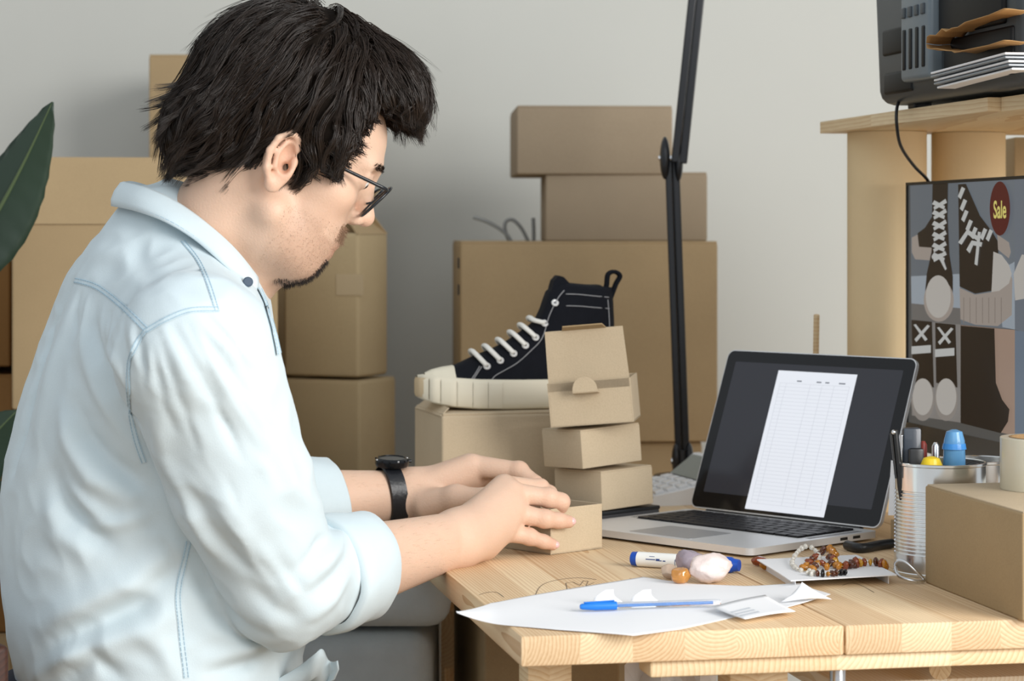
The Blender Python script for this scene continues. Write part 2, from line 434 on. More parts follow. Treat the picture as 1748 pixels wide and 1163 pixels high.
c, wr, wl, h = front(240, 605, Yb, 0.0, 0.878, 0.26)
carton('cardboard_box', 'carton on the floor by the wall beneath the tall one', c, wr, wl, h, 0, KRAFT2)
Yc = 3.80
def corner_box(px, Y, z0): v = P(px, 400, Y); return (v.x, Y, z0)
th = math.radians(20)
def column(label, z0, z1, px_l, px_c, px_r, rotd, open_flap):
    """a carton seen on two faces: wide front left of the corner, narrow lit face right of it"""
    a = math.radians(rotd); pc = P(px_c, 400, Yc)
    wr_ = ((px_r-px_c)/F_PX*Yc)/max(0.1, math.sin(a)+0.16*math.cos(a)*0); wf = ((px_c-px_l)/F_PX*Yc)/math.cos(a)
    # front face runs left from the corner, side face runs back-right
    exf = Vector((-math.cos(a), math.sin(a), 0)); exs = Vector((math.sin(a), math.cos(a), 0))
    c = Vector((pc.x, Yc, z0))+exf*wf/2+exs*wr_/2
    t = thing('cardboard_box', label, 'box', c, -a)
    MB().box((0, 0, (z1-z0)/2), (wf, wr_, z1-z0), bev=0.006, seg=3).build('carton_body', KRAFT, t, smooth='auto')
    hh = z1-z0
    if open_flap:
        MB().prism([Vector((wf/2-0.002, -wr_/2, hh-0.002)), Vector((wf/2-0.002, wr_/2, hh-0.002)), Vector((wf/2-0.035, wr_/2-0.02, hh+0.03)), Vector((wf/2-0.035, -wr_/2+0.02, hh+0.03))], (-0.002, 0, 0), (0.002, 0, 0)).build('flap', KRAFT2, t)
        MB().prism([Vector((-wf/2, wr_/2-0.002, hh-0.002)), Vector((wf/2, wr_/2-0.002, hh-0.002)), Vector((wf/2-0.03, wr_/2-0.03, hh+0.05)), Vector((-wf/2, wr_/2-0.03, hh+0.05))], (0, -0.002, 0), (0, 0.002, 0)).build('flap', KRAFT2, t)
        MB().box((-wf/2+0.125, -wr_/2-0.0006, hh-0.085), (0.05, 0.0012, 0.035)).build('shipping_sticker', mat('pale_sticker', srgb(190, 172, 140), 0.5), t)
    else:
        MB().box((0, 0, hh-0.002), (wf-0.004, wr_-0.004, 0.006), bev=0.002).build('flap', KRAFT, t, smooth='auto')
    return t
column('upper carton of the pair right of the man\'s beard, flap ajar', Z(645, Yc), Z(398, Yc), 478, 612, 657, 24, True)
column('lower carton of the pair, above the wristwatch', 0.42, Z(649, Yc)-0.002, 478, 614, 670, 24, False)
column('carton on the floor under the pair behind the wristwatch', 0.0, 0.418, 478, 614, 668, 24, False)
Yd = 3.7
for lab, p0, p1, y0, y1 in (('carton with baked-in shade at the left picture edge, upper of two', -260, 17, 385, 626), ('carton at the left picture edge, under the upper one', -260, 22, 640, 1080)):
    c, wr, wl, h = front(p0, p1, Yd, max(0.0, Z(y1, Yd)), Z(y0, Yd), 0.34)
    carton('cardboard_box', lab, c, wr, wl, h, 0, cardboard('kraft_baked_shade', srgb(140, 104, 62)))  # darker kraft, the shade at the left edge put into its colour
c, wr, wl, h = front(-262, 20, Yd, 0, Z(1080, Yd), 0.34)
carton('cardboard_box', 'carton on the floor at the left edge, lowest of its column', c, wr, wl, h-0.002, 0, KRAFT2)

# grey marks of a loose wire lying on the big carton
wy = 4.02
def wp(pts, dy=0.0): return smooth_path([P(x, y, wy+dy) for x, y in pts], 6)
wr_ = thing('wire', 'loose grey wire curling up behind the large carton', 'wire', P(890, 412, wy))
mw = mat('grey_wire', srgb(140, 142, 140), 0.6)
MB().tube(wp([(808, 371), (830, 378), (852, 390), (866, 402), (874, 415)]), 0.0032, 8).build('wire_strand', mw, wr_, world=True, smooth=True)
MB().tube(wp([(870, 415), (862, 392), (864, 378), (876, 376), (890, 390), (902, 413)], 0.006), 0.0032, 8).build('wire_strand', mw, wr_, world=True, smooth=True)
MB().tube(wp([(911, 413), (911, 395), (910, 372)], 0.012), 0.0034, 8).build('wire_strand', mw, wr_, world=True, smooth=True)

# ------------------------------------------------------------------ under and beside the table
FELT = mat('grey_upholstery', srgb(196, 205, 208), 0.95, spec=0.1, var=0.08, vscale=40, bump=0.25, bscale=300, sheen=0.2)
arm = thing('armchair', 'grey upholstered armchair beyond the table corner', 'armchair', (-0.42, 3.35, 0))
def cushion(name, x0, x1, y0, y1, z0, z1, b=0.03):
    MB().box(((x0+x1)/2, (y0+y1)/2, (z0+z1)/2), (x1-x0, y1-y0, z1-z0), bev=b, seg=4).build(name, FELT, arm, world=True, smooth='auto')
cushion('armrest', -0.62, P(769, 400, 3.0).x, 3.0, 3.42, Z(1076, 3.0), 0.712)
cushion('seat_base', -0.62, P(738, 400, 3.02).x, 3.015, 3.42, 0.10, Z(1080, 3.0)-0.004)
for x, y in ((-0.57, 3.07), (-0.16, 3.07), (-0.57, 3.37), (-0.16, 3.37)):
    MB().bar((x, y, 0), (x, y, 0.105), 0.04, 0.04, 0.004).build('leg', PINE2, arm, world=True)
# crate
crate = thing('wooden_crate', 'pale slatted wooden crate on the floor right of the grey armchair', 'crate', (0.0, 3.575, 0))
cx0, cx1, cy0, cy1, cz = -0.13, 0.13, 3.45, 3.70, 0.575
for x in (cx0+0.015, cx1-0.015):
    for y in (cy0+0.015, cy1-0.015):
        o = MB().box((0, 0, 0), (0.03, 0.03, cz)).build('post', PINE2, crate); o.location = Vector((x, y, cz/2))-crate.location
for k in range(5):
    z = 0.06+k*0.118
    for y in (cy0-0.006, cy1+0.006):
        o = MB().box((0, 0, 0), (cx1-cx0, 0.012, 0.085)).build('slat', PINE2, crate); o.location = Vector(((cx0+cx1)/2, y, z))-crate.location
    for x in (cx0-0.006, cx1+0.006):
        o = MB().box((0, 0, 0), (0.012, cy1-cy0, 0.085)).build('slat', PINE2, crate); o.location = Vector((x, (cy0+cy1)/2, z))-crate.location
# carton and papers under the table
Yu = 2.98
c, wr, wl, h = front(826, 1062, Yu, 0.0, Z(1062, Yu), 0.34)
carton('cardboard_box', 'carton on the floor under the table, behind its front leg', c, wr, wl, h, math.radians(8), KRAFT2)
pap = MB()
pts = [(1066, 1150), (1085, 1128), (1110, 1150), (1128, 1132), (1150, 1158), (1172, 1130), (1195, 1146), (1222, 1134)]
rows = [[P(x, y-14, 2.62+0.02*((i*7) % 3)) for i, (x, y) in enumerate(pts)], [P(x, y+40, 2.60+0.02*((i*5) % 3)) for i, (x, y) in enumerate(pts)], [P(x, 1330, 2.62) for x, y in pts]]
pap.grid(rows)
o = pap.build('paper_sheet', mat('white_paper', srgb(238, 239, 240), 0.8, spec=0.2, var=0.02, vscale=20), None)
so = o.modifiers.new('thick', 'SOLIDIFY'); so.thickness = 0.0006
tag(o, 'crumpled white paper hanging under the table behind its front edge', 'paper')
kn = thing('clamp', 'small steel clamp knob under the table edge', 'clamp', P(1430, 1150, 2.42))
MB().lathe([(0.0085, -0.03), (0.0085, 0.004), (0.007, 0.008)], 20).build('screw', CHROME, kn, smooth='auto')
MB().lathe([(0.004, -0.028), (0.009, -0.027), (0.009, -0.018), (0.004, -0.017)], 20).build('collar', mat('white_plastic', srgb(235, 236, 236), 0.4, var=0.02), kn, smooth='auto')
rod = thing('wooden_dowel', 'pale round wooden dowel poking out under the right of the table', 'dowel', P(1605, 1143, 2.55))
MB().tube([(0, 0, 0), (0.06, 0.35, 0)], 0.012, 20).build('dowel_rod', PINE2, rod, smooth='auto')

# ------------------------------------------------------------------ plant at the left edge
LEAF = mat('dark_leaf', srgb(44, 62, 48), 0.4, spec=0.5, var=0.35, vscale=6, stretch=(1, 1, 1))
plant = thing('potted_plant', 'dark green broad-leaved plant cut by the left picture edge', 'plant', (-0.93, 3.2, 0))
def leaf(base, tip, width, bend, roll=0.0, name='leaf'):
    base, tip = Vector(base), Vector(tip); ax = tip-base; side = ax.cross(Vector((0.25, 1, 0.1))).normalized(); nrm = side.cross(ax).normalized()
    side = (Matrix.Rotation(roll, 3, ax) @ side); nrm = Matrix.Rotation(roll, 3, ax) @ nrm
    rows = []
    n = 22
    for i in range(n+1):
        t = i/n; wv = width*(math.sin(math.pi*min(1, t**0.8)))**0.75*(1-0.25*t)+0.0005
        c = base+ax*t+nrm*bend*math.sin(math.pi*t)
        rows.append([c+side*wv*s+nrm*(abs(s)*wv*0.28+0.0025*math.sin(t*60+abs(s)*4)*abs(s)) for s in (-1, -.75, -.5, -.25, -.05, 0, .05, .25, .5, .75, 1)])
    o = MB().grid(rows).build(name, LEAF, plant, world=True, smooth=True)
    so = o.modifiers.new('thick', 'SOLIDIFY'); so.thickness = 0.0015
    MB().tube([base+ax*t+nrm*bend*math.sin(math.pi*t)-nrm*0.001 for t in np.linspace(0, 1, 20)], [0.005*(1-t*0.85) for t in np.linspace(0, 1, 20)], 8).build('midrib', mat('leaf_rib', srgb(84, 100, 66), 0.5), o, world=True, smooth=True)
    return o
pb = Vector((-0.93, 3.2, 0.42))
leaf(P(-90, 500, 3.2), P(90, 174, 3.2), 0.056, 0.02)
leaf(P(-150, 560, 3.1), P(-70, 150, 3.05), 0.07, -0.04)
leaf(P(-160, 900, 3.2), P(30, 700, 3.3), 0.075, 0.04, 0.3)
leaf(P(-170, 1000, 3.2), P(14, 820, 3.25), 0.06, 0.03, -0.2)
for q in (P(-90, 500, 3.2), P(-150, 560, 3.1), P(-160, 900, 3.2), P(-170, 1000, 3.2)):
    MB().tube(smooth_path([pb+Vector((0, 0, -0.1)), pb*0.45+q*0.55+Vector((-0.03, 0, -0.03)), q], 8), 0.006, 8).build('stem', mat('leaf_rib', srgb(84, 100, 66)), plant, world=True, smooth=True)
MB().lathe([(0.10, 0), (0.125, 0.30), (0.135, 0.31), (0.135, 0.345), (0.12, 0.345), (0.118, 0.32), (0.0, 0.31)], 36, cap1=False).build('pot', mat('clay_pot', srgb(150, 96, 70), 0.8, var=0.1), plant, smooth='auto')
# ------------------------------------------------------------------ shoe box, sneaker
ths = math.radians(15)
sb_c = onz(754, 400+(CAM_H-TABLE_Z)*F_PX/3.15)
SBH = Z(706, 3.15)-TABLE_Z
shoebox = carton('cardboard_box', 'closed brown shoe carton on the table under the black sneaker', (sb_c.x, 3.15, TABLE_Z), 0.262, 0.17, SBH, ths, KRAFTS, flaps=False)
o = MB().box((0, 0, SBH-0.002), (0.258, 0.166, 0.004), bev=0.0018).build('lid_flap', KRAFTS, shoebox, smooth='auto')
MB().prism([Vector((-0.131, -0.08, SBH-0.004)), Vector((-0.131, 0.08, SBH-0.004)), Vector((-0.118, 0.07, SBH+0.008)), Vector((-0.118, -0.072, SBH+0.006))], (-0.001, 0, 0), (0.001, 0, 0)).build('tuck_flap', KRAFTS, shoebox)

CANVAS = mat('black_canvas', (0.006, 0.007, 0.011), 0.85, spec=0.25, var=0.3, vscale=90, bump=0.4, bscale=900)
RUB = mat('cream_rubber', srgb(232, 224, 202), 0.5, spec=0.35, var=0.03, vscale=20)
LACE = mat('white_lace', srgb(236, 234, 226), 0.8, var=0.05, vscale=300, bump=0.3, bscale=700)
STITCH = mat('grey_stitch', srgb(160, 160, 162), 0.7)
# sneaker: local x from toe to heel, y across (negative side faces the viewer), z up
sh_dir = math.radians(10)
shoe = thing('sneaker', 'black canvas high-top sneaker with cream platform sole on the shoe carton', 'shoe', (P(712, 400, 3.225).x, 3.225, TABLE_Z+SBH+0.001), sh_dir)
SX = [0, .006, .02, .045, .08, .12, .16, .20, .24, .268, .284, .291]
SW = [.004, .020, .033, .042, .046, .0455, .042, .038, .036, .031, .020, .004]     # half width of the sole
SC = [0, -.001, -.002, -.003, -.003, -.002, 0, .002, .002, .002, .002, .002]
SB_ = [.016, .0135, .009, .004, .001, 0, 0, 0, 0, 0, .001, .003]                    # underside lift
ST = [.046, .0465, .047, .0445, .0425, .0415, .041, .041, .041, .0415, .042, .042]  # top edge
itp = lambda x, arr: float(np.interp(x, SX, arr))
# sole: stations along the outline
sole = MB(); rows = []
for k in range(49):
    x = 0.291*(0.5-0.5*math.cos(math.pi*k/48)); wv, cv, b, t = itp(x, SW), itp(x, SC), itp(x, SB_), itp(x, ST)
    rows.append([(x, cv-wv*.86, b), (x, cv-wv*.97, b+.003), (x, cv-wv*1.0, b+.012), (x, cv-wv*.985, t-.004), (x, cv-wv*.93, t), (x, cv, t+.001), (x, cv+wv*.93, t), (x, cv+wv*.985, t-.004), (x, cv+wv, b+.012), (x, cv+wv*.97, b+.003), (x, cv+wv*.86, b)])
sole.grid(rows, closed=True)
so_ = sole.build('platform_sole', RUB, shoe, smooth=True)
# vertical ribs of the toe bumper
rb = MB(); xs = [.004, .014, .0285, .0495, .071, .0925, .113]
for a, b in zip(xs[:-1], xs[1:]):
    for sgn in (-1, 1):
        rr = []
        for q in np.linspace(a+.0006, b-.0006, 6):
            wv, cv, bb, t = itp(q, SW), itp(q, SC), itp(q, SB_), itp(q, ST); e = .0016*min(1, 3*min(q-a, b-q)/(b-a)*4+.25)
            rr.append([(q-e*.6*(q < .05), cv+sgn*(wv*.97), bb+.002), (q-e*(q < .05), cv+sgn*(wv+e), bb+.007), (q-e*(q < .05), cv+sgn*(wv+e), t-.006), (q-e*.6*(q < .05), cv+sgn*wv*.97, t-.003)])
        o = MB().grid(rr).build('toe_rib', RUB, shoe, smooth=True)
tb = []
for q in np.linspace(-1, 1, 9):
    tb.append([(0.012-.014*(1-q*q)**.5, q*.0265, .0175), (0.0105-.014*(1-q*q)**.5, q*.0275, .022), (0.0105-.014*(1-q*q)**.5, q*.0275, .040), (0.0125-.014*(1-q*q)**.5, q*.0265, .044)])
MB().grid(tb).build('toe_bumper', mat('tan_rubber', srgb(206, 184, 148), 0.55), shoe, smooth=True)
# upper
UX = [.010, .02, .035, .053, .08, .103, .125, .142, .158, .168, .176, .184, .196, .21, .24, .262, .274, .281]
UZ = [.050, .0545, .058, .0605, .0730, .0815, .092, .1035, .114, .123, .139, .163, .1725, .1755, .1725, .170, .1690, .168]
UWB = [.018, .030, .036, .040, .0435, .043, .042, .040, .0385, .0375, .037, .0365, .036, .0355, .034, .029, .021, .010]
UWT = [.008, .016, .020, .022, .024, .0235, .023, .0225, .0225, .0225, .023, .0235, .026, .028, .030, .027, .020, .010]
def upper_ring(x):
    zt = float(np.interp(x, UX, UZ)); wb = float(np.interp(x, UX, UWB)); wt = float(np.interp(x, UX, UWT)); z0 = .036; r = []
    lean = .012*max(0, (x-.2)/.08)                     # heel counter leans in
    for i in range(17):
        s = -1+i/8.0; a = abs(s)
        if a > .45:
            t = (1-a)/.55; y = wb+(wt-wb)*t**.8+.003*math.sin(t*math.pi); z = z0+(zt-.008-z0)*t**.9
        else:
            u = a/.45; y = wt*u**.7; z = zt-.008*u**2.5
        r.append((x-lean*(z-z0)/.13*0.35, math.copysign(y, s)-.002*(x < .15), z))
    return r
def ringpt(x, s): # s in -1..1 across
    r = upper_ring(x); f = (s+1)*8; i = int(min(15, math.floor(f))); t = f-i
    return Vector(r[i])*(1-t)+Vector(r[i+1])*t
xu = np.concatenate([np.linspace(.050, .2, 40), np.linspace(.204, .281, 22)])
up = MB().grid([upper_ring(x) for x in xu]).build('canvas_upper', CANVAS, shoe, smooth=True)
MB().grid([upper_ring(x) for x in np.linspace(.010, .0505, 16)]+[[tuple(Vector(q)*1.0+Vector((.002, 0, -.0015))) for q in upper_ring(.0505)]]).build('toe_cap', RUB, shoe, smooth=True)
MB().box((0.236, 0, .166), (.052, .034, .012), bev=.005).build('lining', mat('dark_lining', (0.004, .004, .005), 0.9), shoe, smooth='auto')
# tongue peak, heel loop, seams, eyelets, laces
MB().prism([(.188, -.016, .165), (.214, -.016, .174), (.206, -.013, .183), (.199, -.012, .185), (.192, -.014, .178)], (0, 0, 0), (0, .030, 0)).build('tongue', CANVAS, shoe)
lp = MB()
for y in (-.006, .004):
    lp.tube(smooth_path([(.2745, y, .150), (.283, y, .172), (.289, y, .184), (.281, y, .190), (.272, y, .186), (.270, y, .172), (.268, y, .164)], 6), .0028, 8, flat=1.0)
lp.build('heel_loop', CANVAS, shoe, smooth=True)
stm = MB()
def seam(pts, r=.00065, off=.0007):
    q = []
    for x, s in pts:
        p = ringpt(x, s); q.append(p+Vector((0, -off if s < 0 else off, .0003)))
    stm.tube(smooth_path(q, 5), r, 6)
for s in (-1, 1):
    seam([(.096, s*.96), (.104, s*.86), (.116, s*.80), (.135, s*.74), (.155, s*.66), (.172, s*.62), (.182, s*.56), (.194, s*.5), (.204, s*.42)])
    seam([(.070, s*.97), (.074, s*.86), (.080, s*.72), (.086, s*.6)]); seam([(.067, s*.97), (.071, s*.86), (.077, s*.72), (.083, s*.58)])
    for f in (.47, .56): seam([(.206, s*f), (.225, s*f), (.25, s*f), (.272, s*f)])
    seam([(.270, s*.95), (.270, s*.8), (.271, s*.65), (.270, s*.5)])
stm.build('white_stitching', STITCH, shoe, smooth=True)
EY = [(.0930, .63), (.112, .60), (.131, .58), (.148, .56), (.163, .545), (.176, .53), (.1905, .515)]
for x, f in EY:
    for s in (-1, 1):
        p = ringpt(x, s*f)
        M = Matrix.Translation(p+Vector((0, s*.0005, .0002))) @ Matrix.Rotation(math.radians(-62*s), 4, 'X')
        MB().lathe([(.0018, 0), (.0052, 0), (.0052, .0012), (.0040, .0020), (.0018, .0012)], 16, M, False, False).build('eyelet', mat('eyelet', srgb(228, 228, 226), 0.4, 0.2), shoe, smooth='auto')
for i, (x, f) in enumerate(EY[:-1]):                   # each lace run crosses the instep
    x2 = x-.006
    a = ringpt(x, -f)+Vector((0, -.0025, .001)); b = ringpt(x2-.004, -.32)+Vector((-.003, -.002, .005)); c = ringpt(x2-.006, 0)+Vector((-.004, 0, .0065)); d = ringpt(x2-.004, .32)+Vector((-.003, .002, .005)); e = ringpt(x, f)+Vector((0, .0025, .001))
    MB().tube(smooth_path([a, b, c, d, e], 7), .0047, 10, flat=.7).build('lace', LACE, shoe, smooth=True)

# ------------------------------------------------------------------ black notebook under the small stack, small mailer boxes
lth0 = math.atan2(2.913-3.142, .4595-.2434)
nb = thing('notebook', 'black notebook lying under the stack of small boxes behind the laptop', 'notebook', (0.136, 3.142, TABLE_Z), lth0)
MB().box((0, -.045, .0035), (.122, .15, .006), bev=.001).build('cover', BLACK, nb, smooth='auto')
MB().box((0.002, -.045, .0105), (.118, .146, .008), bev=.0006).build('page_block', mat('page_edges', srgb(60, 60, 62), 0.8, var=.2, vscale=400, stretch=(1, 1, 20)), nb)
MB().box((0, -.045, .017), (.122, .15, .005), bev=.001).build('cover', BLACK, nb, smooth='auto')
NBZ = TABLE_Z+.0198
SMALL = 'small folded mailer boxes'
def mailer(label, px_c, Y, z0, w, d, h, th, roll, opened=False, tilt=0.0):
    th = math.radians(th)
    pc = P(px_c, 400, Y); ex = Vector((math.cos(th), math.sin(th), 0)); ey = Vector((-math.sin(th), math.cos(th), 0))
    c = Vector((pc.x, Y, z0))+ex*w/2+ey*d/2
    t = thing('mailer_box', label, 'box', c)
    R = Matrix.Rotation(math.radians(roll), 4, 'Y') @ Matrix.Rotation(math.radians(tilt), 4, 'X') @ Matrix.Rotation(th, 4, 'Z')
    t.rotation_euler = R.to_euler()
    k = .0016
    if not opened:
        MB().box((0, 0, h/2-.001), (w, d, h-.002), bev=.0012).build('box_body', KRAFTS, t, smooth='auto')
        MB().box((0, 0, h-.0012), (w-.001, d-.001, .0024), bev=.0009).build('lid', KRAFTS, t, smooth='auto')
    else:
        b = MB()
        b.box((0, 0, k/2), (w, d, k))
        for s in (-1, 1):
            b.box((s*(w/2-k/2), 0, h/2), (k, d, h), bev=.0004); b.box((0, s*(d/2-k/2), h/2), (w-2*k, k, h), bev=.0004)
        b.build('box_body', KRAFTS, t)
    return t
b3 = mailer('small closed mailer box, bottom of the small stack left of the laptop', 1028, 3.045, NBZ+.001, .096, .090, .052, 42, -2.0)
b2 = mailer('small closed mailer box in the middle of the small stack', 995, 3.03, NBZ+.0585, .100, .085, .051, 36, -4.0)
b1 = mailer('small mailer box with its lid standing open, top of the small stack', 940, 3.035, NBZ+.1165, .110, .085, .058, -9, -5.0, True)
# open lid of the top box: stands up from the rear wall, with side ears and a tuck tab
w1, d1, h1 = .110, .085, .058
lid = MB()
LM = Matrix.Translation((0, -d1/2+.004, h1)) @ Matrix.Rotation(math.radians(4), 4, 'X')
lid.add([LM @ Vector(q) for q in ((-w1/2+.001, 0, -.012), (w1/2-.001, 0, -.012), (w1/2-.004, 0, .068), (-w1/2+.003, 0, .068), (-w1/2+.001, .0016, -.012), (w1/2-.001, .0016, -.012), (w1/2-.004, .0016, .068), (-w1/2+.003, .0016, .068))], [(3, 2, 1, 0), (4, 5, 6, 7), (0, 1, 5, 4), (1, 2, 6, 5), (2, 3, 7, 6), (3, 0, 4, 7)])
lo = lid.build('lid', KRAFTS, b1)
def lb(name, pts, off, m=KRAFTS): return MB().prism([LM @ Vector(p) for p in pts], (0, 0, 0), LM.to_3x3() @ Vector(off)).build(name, m, lo)
lb('tuck_flap', [(-.029, 0, .069), (.029, 0, .069), (.026, -.014, .0755), (-.026, -.014, .0755)], (0, 0, -.0016), KRAFT2)
lb('tuck_slot', [(-.014, -.0046, .0722), (.014, -.0046, .0722), (.012, -.0085, .0742), (-.012, -.0085, .0742)], (0, -.0008, .0005), mat('pale_slot', srgb(226, 214, 190), 0.7))
fr = MB()
fr.box((-.001, -d1/2+.0008, h1-.006), (w1-.002, .0016, .011)); fr.build('front_flap', KRAFTS, b1)
tbm = MB()
tab = [(-.017, 0, 0), (.017, 0, 0)]
c0 = Vector((-.003, -d1/2, h1-.016))
tbm.prism([c0+Vector(q) for q in ((-.0165, -.0002, 0), (.0165, -.0002, 0), (.0165, -.020, .003), (-.0165, -.020, .003))], (0, 0, 0), (0, 0, -.0012))
arc = [c0+Vector((.0165*math.cos(a), -.020, .003+.020*math.sin(a)**.8)) for a in np.linspace(0, math.pi, 13)]
tbm.prism(arc, (0, -.0012, 0), (0, 0, 0)); tbm.build('front_tab', KRAFTS, b1)

# box held in the hands
hb_c = onz(940, 948); HBH = .0545
heldbox = mailer('small open mailer box held between the man\'s hands at the table corner', 940, hb_c.y, TABLE_Z+.0006, .086, .085, HBH, 42, 0.0, True)
MB().box((0, .0425+.018, HBH-.001), (.082, .035, .0015)).build('lid', KRAFTS, heldbox)
MB().box((0, 0, .012), (.078, .077, .018), bev=.004).build('dark_insert', mat('insert_dark', (0.02, .018, .017), 0.9), heldbox)  # near-black block in the bottom of the open box

# ------------------------------------------------------------------ desk lamp with two arms
Yl = 3.55
lamp = thing('desk_lamp', 'black jointed arm of a clamp lamp rising behind the laptop', 'lamp', (P(1165, 400, Yl).x, Yl, TABLE_Z))
base = onz(1164, 400+(CAM_H-TABLE_Z)*F_PX/Yl); j0 = P(1165, 782, Yl); j1 = P(1147, 270, Yl); j2 = P(1206, -170, Yl-.02)
MB().lathe([(.045, 0), (.045, .012), (.042, .016), (.014, .020), (.012, .055)], 32, Matrix.Translation(base)).build('lamp_base', BLACKM, lamp, world=True, smooth='auto')
def armpair(a, b, name):
    for dy in (-.006, .006):
        MB().bar(a+Vector((0, dy, 0)), b+Vector((0, dy, 0)), .0095, .0065, .0015, (0, 1, 0)).build(name, BLACKM, lamp, world=True)
lo_dir = (j1-j0).normalized(); sidev = Vector((lo_dir.z, 0, -lo_dir.x))
for k in (-1, 1): MB().bar(j0+sidev*k*.0056, j1+sidev*k*.0056, .011, .0085, .002, (0, 1, 0)).build('lower_arm', BLACKM, lamp, world=True)
up_dir = (j2-j1).normalized(); sv2 = Vector((up_dir.z, 0, -up_dir.x)); j1b = j1+Vector((.010, -.012, -.008))
for k in (-1, 1): MB().bar(j1b+sv2*k*.0062, j2+sv2*k*.0062, .012, .0095, .002, (0, 1, 0)).build('upper_arm', BLACKM, lamp, world=True)
def pivot(c, r, l, n=24):
    return MB().lathe([(r*.7, -l), (r, -l*.8), (r, l*.8), (r*.7, l)], n, Matrix.Translation(c) @ Matrix.Rotation(math.radians(82), 4, 'Y') @ Matrix.Rotation(math.radians(18), 4, 'X'))
o = MB(); o.ball(j1+Vector((-.011, -.004, 0)), (.008, .014, .033), 20); o.build('elbow_cover', BLACKM, lamp, world=True, smooth=True)
o = MB(); o.ball(j1+Vector((.010, -.004, -.006)), (.007, .013, .030), 20); o.build('elbow_cover', BLACKM, lamp, world=True, smooth=True)
MB().tube([j1+Vector((-.021, -.004, .0)), j1+Vector((.019, -.004, .0))], .004, 14).build('elbow_bolt', CHROME, lamp, world=True, smooth='auto')
for dx in (-.010, .010): MB().ball(j0+Vector((dx, -.004, -.002)), (.007, .015, .026), 20).build('foot_joint', BLACKM, lamp, world=True, smooth=True)
MB().tube([j0+Vector((-.018, -.006, -.004)), j0+Vector((.018, -.006, -.004))], .0045, 14).build('foot_bolt', CHROME, lamp, world=True, smooth='auto')

# ------------------------------------------------------------------ white card terminal
WHITE = mat('white_gloss_plastic', srgb(238, 240, 242), 0.35, var=0.02, vscale=10)
term = thing('calculator', 'white desk calculator half hidden by the laptop screen', 'calculator', (0.236, 3.36, TABLE_Z), math.radians(-72))
MB().prism([(-.075, -.065, 0), (-.075, .065, 0), (-.075, .065, .034), (-.075, .030, .030), (-.075, -.06, .014), (-.075, -.066, .008)], (0, 0, 0), (.15, 0, 0)).build('case', WHITE, term)
MB().prism([(-.075, .022, .030), (-.075, .064, .036), (-.075, .068, .060), (-.075, .060, .060)], (.004, 0, 0), (.146, 0, 0)).build('display_hood', WHITE, term)
MB().prism([(-.066, .0205, .0315), (.066, .0205, .0315), (.066, .0565, .0575), (-.066, .0565, .0575)], (0, -.001, .0005), (0, 0, 0)).build('display', mat('lcd_grey', srgb(150, 160, 158), 0.2), term)
for i in range(5):
    for j in range(4):
        o = MB().box((0, 0, 0), (.019, .014, .005), bev=.0015).build('key', WHITE, term, smooth='auto')
        y = -.047+j*.0185; o.location = (-.052+i*.026, y, .016+(y+.06)*.178); o.rotation_euler = (.175, 0, 0)

# ------------------------------------------------------------------ laptop
ALU = mat('aluminium', (0.80, 0.81, 0.82), 0.38, 0.45, var=0.02)
LW, LD, LH = .322, .246, .0085
p_BL = Vector((.2434, 3.142)); p_BR = Vector((.4595, 2.913))
wv = (p_BR-p_BL).normalized(); lap_th = math.atan2(wv.y, wv.x)
LW = (p_BR-p_BL).length+.006
laptop = thing('laptop', 'open silver laptop showing a white table of rows on its dark screen', 'laptop', ((p_BL.x+p_BR.x)/2, (p_BL.y+p_BR.y)/2, TABLE_Z), lap_th)
LMW = Matrix.Translation(laptop.location) @ Matrix.Rotation(lap_th, 4, 'Z')       # local: x right, -y toward the user
def rrect(w_, d_, r, n=6, x0=0, y0=0):
    o = []
    for cx, cy, a0 in ((w_/2-r, d_/2-r, 0), (-w_/2+r, d_/2-r, 90), (-w_/2+r, -d_/2+r, 180), (w_/2-r, -d_/2+r, 270)):
        for i in range(n+1):
            a = math.radians(a0+90*i/n); o.append(Vector((x0+cx+r*math.cos(a), y0+cy+r*math.sin(a), 0)))
    return o
Z0 = .0035
MB().prism(rrect(LW, LD, .010, 6, 0, -LD/2), (0, 0, Z0), (0, 0, Z0+LH)).build('base', ALU, laptop, smooth='auto')
MB().prism(rrect(LW-.03, LD-.03, .010, 6, 0, -LD/2), (0, 0, 0.0), (0, 0, Z0)).build('underside', BLACK, laptop)
MB().prism(rrect(.105, .078, .004, 4, 0, -LD+.052), (0, 0, Z0+LH-.0004), (0, 0, Z0+LH+.0003)).build('trackpad', mat('trackpad', (0.52, 0.53, 0.55), 0.4, 0.7), laptop)
kw, kh = .276, .112; ky0 = -.018
MB().prism(rrect(kw, kh, .003, 3, 0, ky0-kh/2), (0, 0, Z0+LH-.0006), (0, 0, Z0+LH+.0002)).build('keyboard_well', mat('key_well', (.01, .01, .011), 0.5), laptop)
KEYM = mat('black_keycap', (0.011, .011, .013), 0.45, spec=0.4)
rowsK = [[1]*14, [1]*13+[1.6], [1.6]+[1]*12+[1], [1.9]+[1]*11+[1.9], [2.4]+[1]*10+[2.4], [1, 1, 1, 1.3, 5, 1.3, 1, 1, 1]]
nk = 0
for r, row in enumerate(rowsK):
    hrow = kh/6.0; tot = sum(row); x = -kw/2+.001
    for k_ in row:
        kwid = (kw-.002)*k_/tot
        if nk < 100:
            o = MB().box((0, 0, 0), (kwid-.0028, hrow-.0030, .0022), bev=.0005, seg=1).build('keycap', KEYM, laptop); o.location = (x+kwid/2, ky0-hrow*(r+.5), Z0+LH+.0012); nk += 1
        x += kwid
SPK = mat('speaker_dots', (0.3, .3, .31), 0.6, .5)
